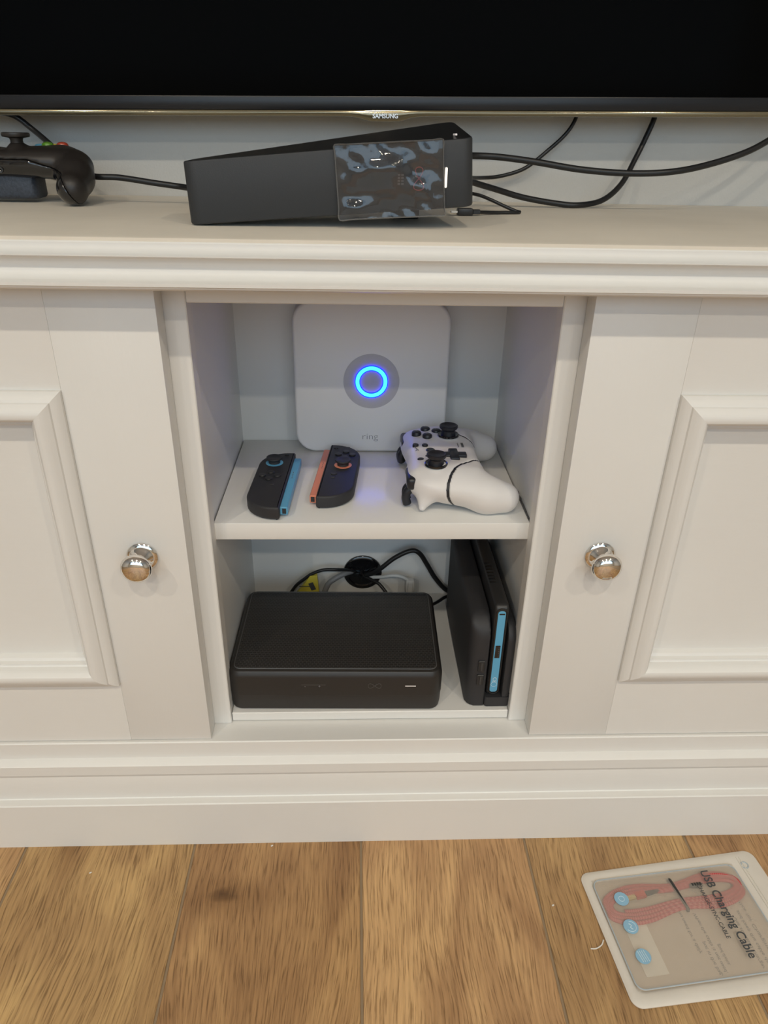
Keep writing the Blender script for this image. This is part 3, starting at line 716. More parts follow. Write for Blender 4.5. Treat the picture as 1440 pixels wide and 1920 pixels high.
plate(rrect(0.050, 0.034, 0.006, 5, 0, 0.0), 0.0030, 0.026, 0.001, 0.004).build('battery_pack', 'xb_batt', xb)
for s in (-1, 1):
    sd_build('trigger', lambda x, y, z: s_cap(x * s, y, z, (0.040, 0.030, 0.028), (0.044, 0.041, 0.008), 0.0105, 0.0078), (-0.07, 0.01, -0.002) if s < 0 else (0.02, 0.01, -0.002), (-0.02, 0.056, 0.044) if s < 0 else (0.07, 0.056, 0.044), 0.0016, 'xb_top', xb, relax=1)
    box(min(s * .022, s * .058), max(s * .022, s * .058), 0.028, 0.040, 0.030, 0.039, 0.003, 3).build('bumper', 'xb_low', xb)
T = frame((0.0, -0.0272, 0.0285), (1, 0, 0), (0, 0, 1))
lathe([(0.0015, -0.002), (0.0015, 0.0002), (0.0026, 0.0004), (0.0028, -0.002), (0.0015, -0.002)], 20, T).build('headset_socket', 'faint_print', xb)
lathe([(0, -0.002), (0.0015, -0.0012), (0.0015, -0.002)], 16, T).build('socket_hole', 'black_gloss', xb)

# ================================================================== alarm base station
SY = 0.1842
st = thing('alarm_base_station', 'square white alarm base station with a glowing blue ring on the shelf', 'base station', (0.0006, SY, ZS))
TS = frame((0, 0, 0), (1, 0, 0), (0, 0, 1))            # local z points to the room
SH = 0.1665
plate(rrect(SH, SH, 0.022, 10, 0, SH / 2 + 0.0004), -0.0355, 0.0, 0.0035, 0.003, T=TS).build('housing', 'station', st, angle=50)
cz = 0.0827
lathe([(0.0178, 0.0003), (0.0302, 0.0003), (0.0302, -0.001), (0.0178, -0.001), (0.0178, 0.0003)], 64, TS @ Matrix.Translation((0, cz, 0))).build('speaker_grille', 'grille', st)
plate([(0.0123 * math.cos(2 * PI * k / 48), 0.0123 * math.sin(2 * PI * k / 48)) for k in range(48)], -0.001, 0.0003, T=TS @ Matrix.Translation((0, cz, 0))).build('speaker_centre', 'grille', st)
lathe([(0.0131, -0.001), (0.0131, 0.0014), (0.0170, 0.0014), (0.0170, -0.001), (0.0131, -0.001)], 64, TS @ Matrix.Translation((0, cz, 0))).build('light_ring', 'led', st)
lathe([(0.01715, -0.001), (0.01715, 0.0020), (0.0178, 0.0020), (0.0178, -0.001), (0.01715, -0.001)], 64, TS @ Matrix.Translation((0, cz, 0))).build('outer_halo_rim', 'halo_rim', st)  # both raised glowing rims are added to spread a blue halo round the ring
lathe([(0.0123, -0.001), (0.0123, 0.0020), (0.01305, 0.0020), (0.01305, -0.001), (0.0123, -0.001)], 64, TS @ Matrix.Translation((0, cz, 0))).build('inner_halo_rim', 'halo_rim', st)
text('maker_name', 'ring', 0.0105, 'grey_text', st, TS @ Matrix.Translation((-0.001, 0.0190, 0.0001)), 0.0001, width=0.0172, weight=-0.00018)

# ================================================================== the two small detachable controllers
def joy(name, label, loc, rot, s, accent):
    """s = +1: coloured rail on the +X side, -1: on the -X side."""
    t = thing(name, label, 'controller', loc, (0, 0, rot), group='small detachable controllers on the shelf')
    w, h, th = 0.0345, 0.1285, 0.0140
    big = 0.0295
    rad = (big, 0.0015, 0.0015, big) if s > 0 else (0.0015, big, big, 0.0015)
    plate(rrect(w, h, rad, 12), 0.0006, th, 0.0022, 0.0035, 5).build('body', 'black_soft', t, angle=50)
    x0 = s * w / 2
    g = box(min(x0 - s * .001, x0 + s * 0.0068), max(x0 - s * .001, x0 + s * 0.0068), -0.0575, 0.0560, 0.0032, 0.0112, 0.0007, 1)
    rl = g.build('rail', accent, t)
    rl['label'] = '%s side rail' % ('light blue' if accent == 'blue' else 'coral orange')
    g = G()
    for k in range(4): box(x0 + s * 0.0030 - .0003, x0 + s * 0.0030 + .0003, 0.006 + k * 0.0042, 0.0078 + k * 0.0042, 0.0110, 0.0114, g=g)
    g.build('player_lights', 'dim_print', rl)
    box(min(x0 + s * .0020, x0 + s * .0055), max(x0 + s * .0020, x0 + s * .0055), -0.0582, -0.0572, 0.0048, 0.0100).build('rail_end_catch', 'black_soft', rl)
    sy = 0.0365 if s > 0 else 0.0100
    sx = -0.0015 * s
    lathe([(0.0090, th - 0.001), (0.0090, th + 0.0003), (0.0, th + 0.0003)], 36, Matrix.Translation((sx, sy, 0))).build('stick_ring', accent, t)
    lathe([(0.0060, th), (0.0058, th + 0.0030), (0.0076, th + 0.0042), (0.0082, th + 0.0054), (0.0080, th + 0.0066), (0.0066, th + 0.0068), (0.0050, th + 0.0060), (0, th + 0.0058)], 36, Matrix.Translation((sx, sy, 0))).build('thumbstick', 'black_soft', t)
    by = 0.0045 if s > 0 else 0.0365
    for dx, dy in ((0, 0.0075), (0, -0.0075), (0.0075, 0), (-0.0075, 0)):
        lathe([(0.0036, th - .0005), (0.0036, th + 0.0010), (0.0032, th + 0.0015), (0, th + 0.0017)], 24, Matrix.Translation((sx + dx, by + dy, 0))).build('face_button', 'black', t)
    if s > 0:
        box(0.0065, 0.0110, 0.0560, 0.0572, th - .0003, th + 0.0008).build('minus_button', 'black', t)
        box(0.0015, 0.0055, -0.0165, -0.0125, th - .0003, th + 0.0006, 0.0003, 1).build('capture_button', 'black', t)
    else:
        g = box(-0.0125, -0.0080, 0.0532, 0.0544, th - .0003, th + 0.0008); box(-0.0109, -0.0097, 0.0515, 0.0561, th - .0003, th + 0.0008, g=g); g.build('plus_button', 'black', t)
        lathe([(0.0034, th - .0005), (0.0034, th + 0.0005), (0.0029, th + 0.0009), (0, th + 0.0007)], 24, Matrix.Translation((-0.0055, -0.0120, 0))).build('home_button', 'black', t)
        box(-0.0075, -0.0035, -0.0225, -0.0185, th - .0003, th + 0.0006, 0.0003, 1).build('chat_button', 'black', t)
    # shoulder button wrapped round the outer top corner
    box(min(-s * 0.004, s * 0.0150), max(-s * 0.004, s * 0.0150), h / 2 - 0.0006, h / 2 + 0.0022, 0.0040, 0.0112, 0.001, 2).build('shoulder_button', 'black', t)
    return t
joy('detachable_controller', 'small black detachable controller with a light blue rail, leftmost on the shelf', (-0.1010, 0.0862, ZS), R(-2.6), 1, 'blue')
joy('detachable_controller', 'small black detachable controller with a coral orange rail beside the base station', (-0.0318, 0.1075, ZS), R(-4.8), -1, 'orange')

# ================================================================== white gamepad
pad = thing('white_gamepad', 'white gamepad with black sticks and buttons at the right of the shelf', 'gamepad', (0.0735, 0.1015, ZS), (0, 0, R(90)))
def pad_shape(x, y, z):
    a = np.abs(x)
    d = s_box(x, y, z, (0, 0.002, 0.0255), (0.056, 0.0350, 0.0140), 0.0100)
    d = smin(d, s_ell(a, y, z, (0.040, 0.004, 0.0255), (0.031, 0.036, 0.0150)), 0.010)
    d = smin(d, s_cap(a, y, z, (0.050, 0.000, 0.0232), (0.0600, -0.034, 0.0172), 0.0165, 0.0158), 0.012)
    d = smin(d, s_cap(a, y, z, (0.0600, -0.034, 0.0172), (0.0610, -0.051, 0.0152), 0.0158, 0.0146), 0.010)
    d = smin(d, s_cap(a, y, z, (0.054, 0.020, 0.0215), (0.0625, 0.0265, 0.0055), 0.0155, 0.0036), 0.005)
    for sx, sy in ((-0.046, 0.0135), (0.0285, -0.0065)):
        d = smin(d, s_cap(x, y, z, (sx, sy, 0.031), (sx, sy, 0.0345), 0.0140, 0.0110), 0.004)
    return d
pad_split = lambda x, y, z: 0.614 * (np.abs(x) - 0.0205) - 0.789 * (y + 0.034) - 0.9 * (np.abs(x) - 0.047) ** 2 * 6 + 0.0022 + 0.10 * (z - 0.02)
LO, HI = (-0.085, -0.072, -0.003), (0.085, 0.044, 0.056)
sd_build('body_shell', lambda x, y, z: smax(pad_shape(x, y, z), pad_split(x, y, z), 0.0008), LO, HI, 0.0012, 'pad_white', pad)
for s in (-1, 1):
    gp = sd_build('grip_shell', lambda x, y, z: smax(smax(pad_shape(x, y, z), -pad_split(x, y, z) + 0.0014, 0.0008), -s * x, 0.0005), LO, HI, 0.0012, 'pad_grip', pad)
    sd_build('seam_band', lambda x, y, z: np.maximum(np.maximum(pad_shape(x, y, z) - 0.00005, np.abs(pad_split(x, y, z) - 0.0007) - 0.0011), -s * x), LO, HI, 0.0012, 'pad_black', gp, relax=1)
for sx, sy in ((-0.046, 0.0135), (0.0285, -0.0065)):
    lathe([(0.0, 0.0428), (0.0098, 0.0442), (0.0104, 0.0448), (0.0110, 0.0444), (0.0112, 0.0428)], 32, Matrix.Translation((sx, sy, 0))).build('stick_dish', 'black_gloss', pad)
    lathe([(0.0, 0.0433), (0.0078, 0.0433), (0.0070, 0.0468), (0.0070, 0.0488), (0.0092, 0.0510), (0.0096, 0.0524), (0.0094, 0.0538), (0.0084, 0.0542), (0.0070, 0.0532), (0.0, 0.0528)], 32, Matrix.Translation((sx, sy, 0))).build('thumbstick', 'pad_black', pad)
ZP = 0.0404
for bx, by in ((0.0455, 0.0160), (0.0335, 0.0262), (0.0395, 0.0050), (0.0265, 0.0155)):
    lathe([(0.0050, ZP - 0.003), (0.0050, ZP + 0.0032), (0.0044, ZP + 0.0042), (0.0028, ZP + 0.0049), (0, ZP + 0.0051)], 28, Matrix.Translation((bx, by, 0))).build('face_button', 'pad_black', pad)
for s_, (bx, by) in zip('XABY', ((0.0455, 0.0160), (0.0335, 0.0262), (0.0395, 0.0050), (0.0265, 0.0155))):
    text('button_letter', s_, 0.0036, 'grey_text', pad, frame((bx, by, ZP + 0.0052), (1, 0, 0), (0, 1, 0)), 0.0001)
for bx, by, r_ in ((0.0075, 0.0290, 0.0031), (0.0070, 0.0195, 0.0031), (-0.0055, 0.0150, 0.0045), (-0.0215, 0.0185, 0.0031), (-0.0290, 0.0265, 0.0034)):
    lathe([(r_, ZP - 0.003), (r_, ZP + 0.0004), (r_ * 0.85, ZP + 0.0010), (0, ZP + 0.0012)], 24, Matrix.Translation((bx, by, 0))).build('menu_button', 'pad_black', pad)
g = box(-0.0045, 0.0045, -0.0125, 0.0125, ZP - 0.002, ZP + 0.0024, 0.0012, 2, T=Matrix.Translation((-0.0215, -0.0065, 0.0014)))
box(-0.0125, 0.0125, -0.0045, 0.0045, ZP - 0.002, ZP + 0.0026, 0.0012, 2, T=Matrix.Translation((-0.0215, -0.0065, 0.0014)), g=g); g.build('direction_pad', 'pad_black', pad)
g = G()
for k in range(4):
    box(0.0035 + k * 0.0030, 0.0043 + k * 0.0030, -0.0200, -0.0175, ZP - .0005, ZP + 0.0001, g=g); box(0.0036 + k * 0.0030, 0.0041 + k * 0.0030, -0.0148, -0.0138, ZP - .0005, ZP + 0.0001, g=g)
g.build('player_lights', 'pad_black', pad)
tube([(-0.0075, 0.0300, ZP - .0001), (-0.0030, 0.0282, ZP - .0001), (0.0025, 0.0302, ZP - .0001), (-0.0010, 0.0290, ZP - .0001), (-0.006, 0.0268, ZP - .0001)], 0.00035, 5, 6).build('maker_mark', 'grey_text', pad)
for s in (-1, 1):
    box(min(s * .030, s * .060), max(s * .030, s * .060), 0.032, 0.0415, 0.0215, 0.0340, 0.0035, 3).build('bumper', 'pad_black', pad)
    g = tube([(s * 0.050, 0.034, 0.0215), (s * 0.0505, 0.0400, 0.0165), (s * 0.0505, 0.0415, 0.0100), (s * 0.0505, 0.0400, 0.0034)], 0.0042, 12, 6)
    tube([(s * 0.042, 0.034, 0.0215), (s * 0.0425, 0.0400, 0.0165), (s * 0.0435, 0.0410, 0.0110), (s * 0.0455, 0.0400, 0.0060)], 0.0042, 12, 6, g=g); g.build('trigger', 'pad_black', pad)

# ================================================================== set-top box
sb = thing('set_top_box', 'wide brown black set top box with a dimpled top on the lower shelf', 'set top box', (-0.0358, 0.0795, ZB), (0, 0, R(-1.0)))
BW, BD, BH = 0.2215, 0.1500, 0.0515
P0 = rrect(BW, BD, 0.013, 8)
n = len(P0); v = []; f = []
lv = [(0.0035, 0.0008), (0.0016, 0.0022), (0.0008, 0.0080), (0.0004, 0.0210), (0.0, 0.0214), (0.0, 0.0440), (0.0008, 0.0475), (0.0030, 0.0505), (0.0055, BH)]
for d_, z in lv: v += [(x, y, z) for x, y in offset_poly(P0, d_)]
for k in range(len(lv) - 1):
    for i in range(n): f.append((k * n + i, k * n + (i + 1) % n, (k + 1) * n + (i + 1) % n, (k + 1) * n + i))
f += [tuple(range(n))[::-1], tuple(range((len(lv) - 1) * n, len(lv) * n))]
G().add(v, f).build('case', 'stb', sb, angle=30)
for sx in (-1, 1):
    for sy in (-1, 1): lathe([(0.006, 0), (0.006, 0.0015), (0, 0.0015)], 16, Matrix.Translation((sx * 0.09, sy * 0.055, 0))).build('foot', 'black', sb)
plate(offset_poly(P0, 0.0068), BH - 0.001, BH + 0.0006, 0.0004).build('top_grille', 'mesh_top', sb)
tube([(x, y, BH + 0.0001) for x, y in offset_poly(P0, 0.0063)], 0.00055, 6, 1, closed=True, smooth=False).build('edge_line', 'stb_line', sb)
FYB = -BD / 2 - 0.0001
tf = lambda x, z: frame((x, FYB, z), (1, 0, 0), (0, 0, 1))
text('volume_marks', '-          +', 0.0050, 'grey_text', sb, tf(-0.0235, 0.0335), 0.0001, width=0.0165)
box(-0.0350, -0.0100, FYB - 0.00005, FYB + 0.001, 0.0354, 0.0357).build('button_line', 'dim_print', sb)
P = [(0.0405 + 0.0066 * math.cos(a), FYB - 0.0001, 0.0345 + 0.0031 * math.sin(2 * a)) for a in [2 * PI * k / 40 for k in range(40)]]
tube(P, 0.00022, 5, 1, closed=True).build('looped_emblem', 'dim_print', sb)
box(0.0720, 0.0830, FYB - 0.0002, FYB + 0.001, 0.0340, 0.0348).build('status_light', 'pink_led_and_glint', sb)

# ================================================================== console dock and console
DX0, DX1, DY0, DY1 = 0.0985, 0.1462, 0.0070, 0.1990
dk = thing('console_dock', 'matte black console dock standing beside the set top box', 'dock', ((DX0 + DX1) / 2, (DY0 + DY1) / 2, ZB))
hx, hy = (DX1 - DX0) / 2, (DY1 - DY0) / 2
TL = frame((0, 0, 0), (0, -1, 0), (0, 0, 1))      # local x = -Y, y = Z, z = -X
plate(rrect(hx + 0.0026, 2 * hy - 0.0008, 0.003, 4, (hx - 0.0026) / 2, 0), 0.0006, 0.0140, 0.0, 0.002).build('base', 'black_soft', dk)
def wall_piece(name, x_in, x_out, h, rt, bev, z0=0.0142):
    s = -1 if x_out < x_in else 1
    T = frame((x_in, 0, 0), (0, -1, 0) if s < 0 else (0, 1, 0), (0, 0, 1))
    return plate(rrect(2 * hy - 0.0006, h - z0, (0.001, 0.001, rt, rt), 8, 0, (h + z0) / 2), 0.0, abs(x_out - x_in), bev, 0.0012, 6, T=T).build(name, 'black_soft', dk, angle=50)
def cover_shape(x, y, z):
    w_ = (hx - 0.0028) / 2; c_ = -(hx + 0.0028) / 2
    def rr2(u, v, hu, hv, r):
        qu, qv = np.abs(u) - hu + r, np.abs(v) - hv + r
        return np.sqrt(np.maximum(qu, 0) ** 2 + np.maximum(qv, 0) ** 2) + np.minimum(np.maximum(qu, qv), 0) - r
    plan = rr2(x - (c_ + w_), y, 2 * w_, hy - 0.0002, 0.0165)              # rounded on the outer side only
    side = rr2(y, z, hy - 0.0002, 0.1130, 0.028)                            # big round top corners
    end = rr2(x - (c_ + w_), z, 2 * w_, 0.1130, 0.010)
    return np.maximum(np.maximum(smax(smax(plan, side, 0.004), end, 0.004), x - (c_ + w_)), 0.0010 - z)
sd_build('front_cover', cover_shape, (-hx - 0.003, -hy - 0.004, -0.002), (0.001, hy + 0.004, 0.117), 0.0016, 'black_soft', dk, angle=50, relax=1)
wall_piece('rear_cover', 0.0152, hx, 0.1050, 0.020, 0.0050)
for z in (0.0560, 0.0380):
    pt = box(-0.0128, -0.0058, -hy - 0.0003, -hy + 0.010, z - 0.0068, z + 0.0068, 0.0006, 1).build('usb_port', 'black', dk)
    box(-0.0100, -0.0082, -hy - 0.0007, -hy + 0.002, z - 0.0055, z + 0.0055).build('port_tongue', 'faint_print', pt)
text('embossed_name', 'NINTENDO SWITCH', 0.0062, 'faint_print', dk, frame((-hx + 0.0028, 0.030, 0.0985), (0, -1, 0), (0.62, 0, 0.78)), 0.0003, width=0.060)
cn = thing('game_console', 'slim black game console with a light blue end strip slotted in the dock', 'console', ((DX0 + DX1) / 2 + 0.0062, (DY0 + DY1) / 2, ZB + 0.0145))
T = frame((0.0071, 0, 0), (0, 1, 0), (0, 0, 1))   # local x = Y, z = +X
plate(rrect(2 * hy - 0.006, 0.1150, 0.006, 6, 0, 0.0575), -0.0142, 0.0, 0.0030, 0.0030, 4, T=T).build('body', 'black', cn)
ye = -hy + 0.003
T = frame((0, ye, 0), (1, 0, 0), (0, 0, 1))        # end face, local z to the room
tube([(x, y, 0.0002) for x, y in rrect(0.0104, 0.1085, 0.0050, 6, 0, 0.0575)], 0.0006, 6, 1, closed=True, T=T, smooth=False).build('rail_rim', 'black_gloss', cn)
rs = plate(rrect(0.0078, 0.1035, 0.0030, 6, 0, 0.0570), -0.001, 0.0004, 0.0002, T=T).build('rail_strip', 'blue', cn)
box(-0.0028, 0.0022, 0.0505, 0.0665, 0.0002, 0.0010, 0.0003, 1, T=T).build('connector', 'black_gloss', cn)
g = G()
for k in range(6): box(0.0004, 0.0011, 0.0520 + k * 0.0023, 0.0530 + k * 0.0023, 0.0009, 0.0012, T=T, g=g)
g.build('connector_pin', 'dim_print', cn)
box(-0.0026, 0.0030, 0.1045, 0.1062, 0.0003, 0.0006, T=T).build('latch_slot', 'black_gloss', cn)
text('approval_mark', 'CE', 0.0058, 'dot_pale', cn, T @ frame((0.0, 0.0215, 0.0004), (0, -1, 0), (1, 0, 0)), 0.0001)
tube([(0.0031 * math.cos(a), 0.0155 + 0.0031 * math.sin(a), 0.0004) for a in [2 * PI * k / 20 for k in range(20)]], 0.0002, 5, 1, closed=True, T=T).build('approval_ring', 'dot_pale', cn)
g = G()
for k in range(7): box(0.0035 - .0096, 0.0105 - .0096, -0.052 + k * 0.006, -0.049 + k * 0.006, 0.1149, 0.1152, g=g)
g.build('vent_slot', 'black_gloss', cn)

# ================================================================== leads behind the set-top box
cable('dock_power_cable', 'thick black cable arching from the grommet to the console dock', [(-0.0039, 0.2125, 0.1830), (0.0061, 0.205, 0.1905), (0.016, 0.2, 0.2011), (0.0325, 0.2, 0.2161), (0.0522, 0.2, 0.2265), (0.0635, 0.2, 0.2225), (0.0745, 0.204, 0.203), (0.0862, 0.2075, 0.1808), (0.1013, 0.2085, 0.1620), (0.118, 0.2085, 0.1535)], 0.0031)
cable('video_cable', 'short black cable between the set top box and the dock', [(0.0727, 0.172, 0.1606), (0.0871, 0.19, 0.1546), (0.1014, 0.2055, 0.1528), (0.1113, 0.2080, 0.1528)], 0.0021)
cable('thin_cable', 'thin black cable from the grommet past the yellow label', [(-0.0177, 0.2145, 0.1870), (-0.0278, 0.2075, 0.1935), (-0.0425, 0.2, 0.1989), (-0.058, 0.2, 0.1982), (-0.0716, 0.2, 0.1926), (-0.0819, 0.2, 0.1846), (-0.0924, 0.2, 0.1749), (-0.1032, 0.2, 0.1580)], 0.0021)
cable('grey_cable', 'grey cable bending down from the left of the black grommet', [(-0.0211, 0.2145, 0.187), (-0.0313, 0.205, 0.1892), (-0.0427, 0.2, 0.1853), (-0.0516, 0.198, 0.1777), (-0.0585, 0.195, 0.1600)], 0.0036, 'cable_grey')
cable('aerial_cable', 'short black cable dropping from the grommet behind the box', [(-0.0073, 0.2140, 0.1810), (0.0063, 0.205, 0.1785), (0.0144, 0.2, 0.1761), (0.025, 0.192, 0.1650), (0.030, 0.187, 0.158)], 0.0022)
nl = thing('network_lead', 'white network lead with a clear plug behind the set top box', 'cable', (0.0, 0.214, 0.176))
o_ = Vector((0.0, 0.214, 0.176))
tube([Vector(p) - o_ for p in [(-0.0004, 0.2135, 0.1786), (0.0165, 0.206, 0.1836), (0.0298, 0.201, 0.1890), (0.0400, 0.2, 0.1885), (0.0483, 0.2, 0.1843), (0.0525, 0.2, 0.1780)]], 0.0023, 8).build('lead', 'cable_white', nl, angle=180)
box(0.0475, 0.0585, -0.0185, -0.0105, -0.016, 0.0085, 0.002, 2).build('plug', 'clear', nl)
box(0.0500, 0.0560, -0.0205, -0.0186, -0.010, 0.0065, 0.0005, 1).build('plug_latch', 'clear', nl)
# yellow label folded round the thin cable
yl = thing('yellow_cable_label', 'folded yellow label hanging on the thin black cable', 'label', (-0.0760, 0.2, 0.175))
v = [(-0.0170, -0.0035, -0.0130), (0.0130, -0.0035, -0.0130), (0.0110, -0.0030, 0.0170), (0.0020, -0.0028, 0.0160), (-0.0170, 0.0035, -0.0130), (0.0130, 0.0035, -0.0130), (0.0110, 0.0030, 0.0170), (0.0020, 0.0028, 0.0160)]
G().add(v, [(0, 1, 2, 3), (7, 6, 5, 4), (2, 6, 7, 3), (1, 5, 6, 2), (0, 3, 7, 4), (0, 4, 5, 1)]).build('tag', 'yellow', yl)
box(0.0015, 0.0075, -0.0042, -0.0034, -0.0060, 0.0050, T=Matrix.Rotation(R(-20), 4, 'Y')).build('printed_patch', 'ink', yl)
box(-0.0120, 0.0020, -0.0042, -0.0034, 0.0008, 0.0016).build('printed_line', 'ink', yl)

# ================================================================== pouch with a charging cable on the floor
po = thing('zip_pouch', 'frosted zip pouch with printed text lying on the wooden floor', 'pouch', (0.2200, -0.0845, 0.0), (0, 0, R(6.0)))
LU, LW = 0.198, 0.133
out = rrect(LU, LW, 0.010, 6, LU / 2 - 0.002, -LW / 2)
out = [(x, y + (0.0035 * min(1, max(0, (x - 0.150) / 0.012)) if y > -0.03 else 0) - (0.003 * min(1, max(0, (x - 0.150) / 0.012)) if y < -LW + 0.03 else 0)) for x, y in out]
plate(out, 0.0004, 0.0012, 0.0003).build('back_sheet', 'pouch_back', po)
inner = rrect(0.1570, 0.1080, 0.008, 6, 0.0075 + 0.0785, -0.0115 - 0.054)
def ring_band(o_, i_, z0, z1, dome):
    # o_ and i_ have the same number of points
    n = len(o_); g = G(); v = []
    rows = [(0.0, z0), (0.06, z1 * 0.8), (0.25, z1 + dome * .7), (0.5, z1 + dome), (0.75, z1 + dome * .7), (0.94, z1), (1.0, z0)]
    for t, z in rows: v += [(a[0] + (b[0] - a[0]) * t, a[1] + (b[1] - a[1]) * t, z) for a, b in zip(o_, i_)]
    f = [(k * n + i, k * n + (i + 1) % n, (k + 1) * n + (i + 1) % n, (k + 1) * n + i) for k in range(len(rows) - 1) for i in range(n)]
    return g.add(v, f)
ring_band(out, inner, 0.0013, 0.0022, 0.0012).build('sealed_rim', 'pouch_rim', po, angle=50)
tube([(x, y, 0.0039) for x, y in inner], 0.0007, 6, 1, closed=True, smooth=False).build('printed_outline', 'pouch_blue', po)
# bulging frosted front film
v = []; f = []; nu, nw = 26, 20
for j in range(nw + 1):
    for i in range(nu + 1):
        a, b = i / nu, j / nw
        bul = (math.sin(PI * a) * math.sin(PI * b)) ** 0.35
        hump = 0.0040 + 0.0042 * bul * (0.45 + 0.55 * math.exp(-((b - 0.28) / 0.25) ** 2)) + 0.0004 * math.sin(13 * a + 9 * b) * bul
        v.append((0.0072 + 0.1576 * a, -0.0112 - 0.1086 * b, hump))
for j in range(nw):
    for i in range(nu): f.append((j * (nu + 1) + i, j * (nu + 1) + i + 1, (j + 1) * (nu + 1) + i + 1, (j + 1) * (nu + 1) + i))
G().add(v, f).build('front_film', 'pouch_front', po, angle=180)
def film_z(x, w_):
    a = (x - 0.0072) / 0.1576; b = (w_ - 0.0112) / 0.1086
    bul = max(0, math.sin(PI * min(max(a, 0), 1)) * math.sin(PI * min(max(b, 0), 1))) ** 0.35
    return 0.0046 + 0.0042 * bul * (0.45 + 0.55 * math.exp(-((b - 0.28) / 0.25) ** 2)) + 0.0004 * bul
rd = lambda u, w_, dz=0.0: frame((u, -w_, film_z(u, w_) + dz), (0, -1, 0), (1, 0, 0))
text('printed_title', 'USB Charging Cable', 0.0125, 'ink', po, rd(0.1265, 0.063, 0.0012), 0.0001, width=0.0900, weight=0.00015)
text('printed_subtitle', 'CHARGE-SYNC-CABLE', 0.0060, 'ink', po, rd(0.1135, 0.060, 0.0008), 0.0001, width=0.0560)
flip = Matrix.Diagonal((1, -1, 1, 1))
for k, (u, s_, wd, wc) in enumerate(((0.1040, 'good choice.', 0.020, 0.098), (0.0975, 'When the cable is not used,', 0.058, 0.085), (0.0910, 'put in the bag.', 0.032, 0.100), (0.0830, 'you need for a daily', 0.044, 0.072),
                                     (0.1350, 'Use standard charger', 0.050, 0.090), (0.1420, 'and keep the cable dry', 0.054, 0.086), (0.1500, 'Notice for Charging', 0.058, 0.070))):
    text('reverse_print', s_, 0.0048, 'ink_soft', po, frame((u, -wc, 0.0016), (0, -1, 0), (1, 0, 0)) @ flip, 0.00005, width=wd)
box(0.0215, 0.0440, -0.1080, -0.0560, 0.0013, 0.0017).build('paper_label', 'label_w', po)
for k, (u, w_) in enumerate(((0.0285, 0.0360), (0.0255, 0.0640), (0.0250, 0.0920))):
    zf = film_z(u, w_)
    T = Matrix.Translation((u, -w_, zf))
    d = lathe([(0.0072, -0.0001), (0.0072, 0.0002), (0, 0.0002)], 32, T).build('printed_dot', 'dot_blue', po)
    if k == 0: g = tube([(0.0028 * math.cos(a), 0.0028 * math.sin(a), 0.0003) for a in [2 * PI * q / 16 for q in range(16)]], 0.0003, 5, 1, closed=True, T=T)
    elif k == 1:
        g = tube([(0.0050 * math.cos(R(q)), 0.0050 * math.sin(R(q)), 0.0003) for q in range(-150, 100, 20)], 0.0003, 5, 2, T=T)
        tube([(-0.001, 0.003, 0.0003), (0.001, 0.0005, 0.0003), (-0.001, -0.0005, 0.0003), (0.001, -0.003, 0.0003)], 0.0004, 5, 2, T=T, g=g)
    else:
        g = G()
        for q in (-0.003, -0.001, 0.001, 0.003): tube([(q - 0.0008, 0.0052, 0.0004), (q, 0, 0.0004), (q + 0.0008, -0.0052, 0.0004)], 0.00035, 5, 3, T=T, g=g)
    g.build('dot_icon', 'dot_pale', d)
# zip closure and hang hole in the header
for u in (0.1735, 0.1765): box(u, u + 0.0010, -0.1285, -0.0040, 0.0028, 0.0040, 0.0003, 1).build('zip_rib', 'pouch_rim', po)
lathe([(0.0022, 0.0026), (0.0034, 0.0040), (0.0044, 0.0036), (0.0044, 0.0026), (0.0022, 0.0026)], 24, Matrix.Translation((0.178, -0.014, 0))).build('hang_hole', 'pouch_blue', po)

cc = thing('charging_cable', 'red braided charging cable coiled inside the frosted pouch', 'cable', (0.2200, -0.0845, 0.0), (0, 0, R(6.0)))
def coil():
    P = []; turns = 5; per = 48
    for i in range(turns * per + 20):
        ph = i / per; a = 2 * PI * ph; k = ph / turns
        ru = 0.0770 - 0.0085 * k + 0.0010 * math.sin(5 * ph)
        rw = 0.0215 - 0.0105 * k + 0.0014 * math.sin(3.3 * ph)
        ca, sa = math.cos(a), math.sin(a)
        u = 0.0855 + ru * math.copysign(abs(ca) ** 0.75, ca)
        pinch = 1 - 0.42 * math.exp(-((u - 0.0885) / 0.032) ** 2)
        w_ = 0.0375 - 0.030 * (u - 0.0855) * 2.0 + rw * math.copysign(abs(sa) ** 0.8, sa) * pinch
        P.append((min(max(u, 0.0115), 0.1600), -min(max(w_, 0.0165), 0.0600), 0.0029 + 0.0006 * math.sin(2.1 * a + ph) * (0.6 + 0.4 * ca) + 0.0006 * k))
    return P
CP = coil()
RC = 0.0020
n_side = 10
o = tube(CP, RC, n_side, 2).build('cord', 'braid', cc, angle=180, fix=False)
me = o.data; uvl = me.uv_layers.new(name='uv'); m_ = (len(me.vertices)) // n_side
for p in me.polygons:
    if len(p.vertices) != 4: continue
    base = [(vi // n_side, vi % n_side) for vi in p.vertices]
    for li, (ii, jj), q in zip(p.loop_indices, base, range(4)):
        jj2 = n_side if (jj == 0 and any(b[1] == n_side - 1 for b in base)) else jj
        uvl.data[li].uv = (ii * 2.6 + jj2 * 0.8, jj2 * 0.8 - ii * 0.0)
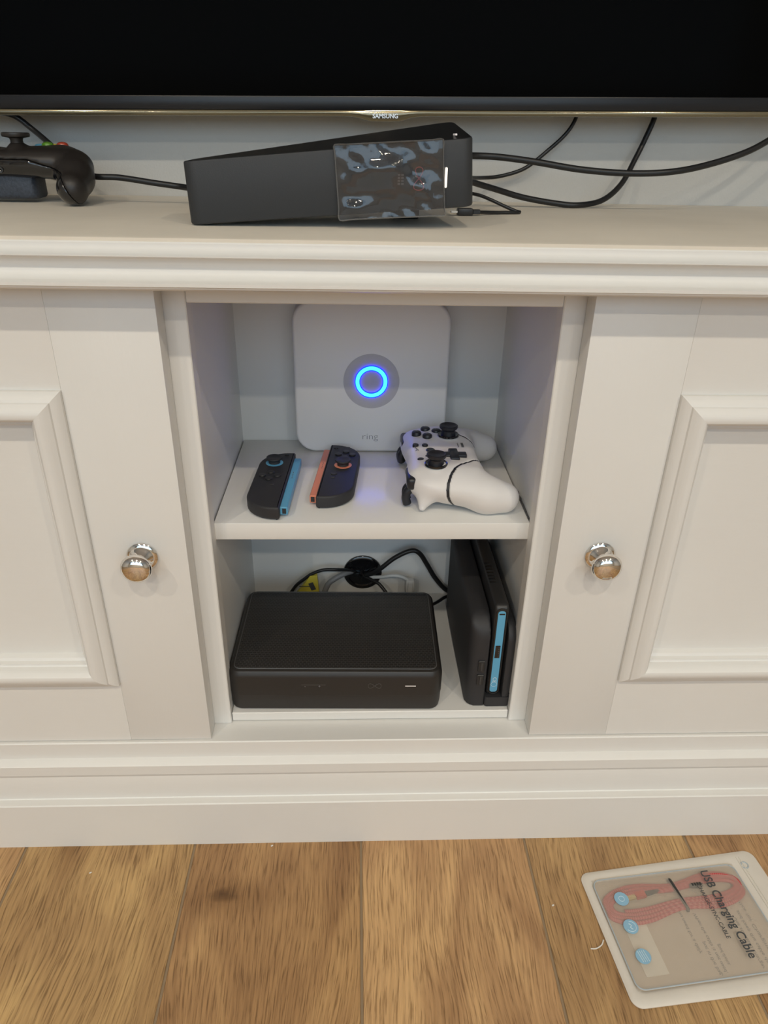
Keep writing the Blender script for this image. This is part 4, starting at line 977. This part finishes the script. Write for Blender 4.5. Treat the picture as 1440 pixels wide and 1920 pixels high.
for u in (0.0880, 0.0915):
    tube([(u, -0.0215, 0.0024), (u + .0003, -0.0215, 0.0056), (u + 0.0012, -0.0370, 0.0068), (u + 0.0034, -0.0530, 0.0056), (u + .0036, -0.0530, 0.0024)], 0.0016, 6, 4).build('twist_tie', 'tie', cc)
    break
T = frame((0.0420, -0.0330, 0.0036), (1, 0.10, 0), (0, 0, 1))
box(-0.0065, 0.0035, -0.0010, 0.0012, -0.0030, 0.0030, 0.0003, 1, T=T).build('plug_tip', 'gold_metal', cc)
box(0.0036, 0.0150, -0.0020, 0.0020, -0.0038, 0.0038, 0.0012, 2, T=T).build('plug_shell', 'red_metal', cc)
g = G()
for k in range(5): lathe([(0, 0), (0.0027 - k * .00015, 0), (0.0027 - k * .00015, 0.0018), (0, 0.0018)], 16, T @ frame((0.0152 + k * 0.0028, 0, 0), (0, 1, 0), (0, 0, 1)), g=g)
tube([(0.015, 0, 0), (0.030, 0, 0)], 0.0020, 8, 2, T=T, g=g); g.build('strain_relief', 'tie', cc)
g = G()
for k in range(4): lathe([(0, 0), (0.0027, 0), (0.0027, 0.0018), (0, 0.0018)], 16, frame((0.108 + k * 0.0028, -0.0300, 0.0046), (0, 1, 0), (0, 0, 1)), g=g)
tube([(0.106, -0.03, 0.0046), (0.120, -0.03, 0.0046)], 0.0020, 8, 2, g=g); g.build('strain_relief', 'tie', cc)

# ================================================================== scraps on the floor
tag(tube([(-0.0085, -0.0020, 0.0006), (-0.0030, -0.0020, 0.0008), (0.0030, 0.0010, 0.0012), (0.0060, 0.0055, 0.0016)], 0.0006, 6, 5).build('plastic_shaving', 'crumb', None, loc=(0.2170, -0.1600, 0)), 'curled white shaving on the floor beside the pouch', 'scrap')
for (x, y, lab) in ((-0.2920, -0.0720, 'tiny white crumb on the floor below the left door'), (-0.1070, -0.0440, 'tiny white crumb against the plinth on the floor'), (0.1830, -0.1180, 'tiny pale splinter by a floor joint')):
    tag(box(-0.0013, 0.0013, -0.0008, 0.0008, 0, 0.0010, 0.0004, 1, T=Matrix.Rotation(R(30), 4, 'Z')).build('floor_crumb', 'crumb', None, loc=(x, y, 0)), lab, 'crumb')
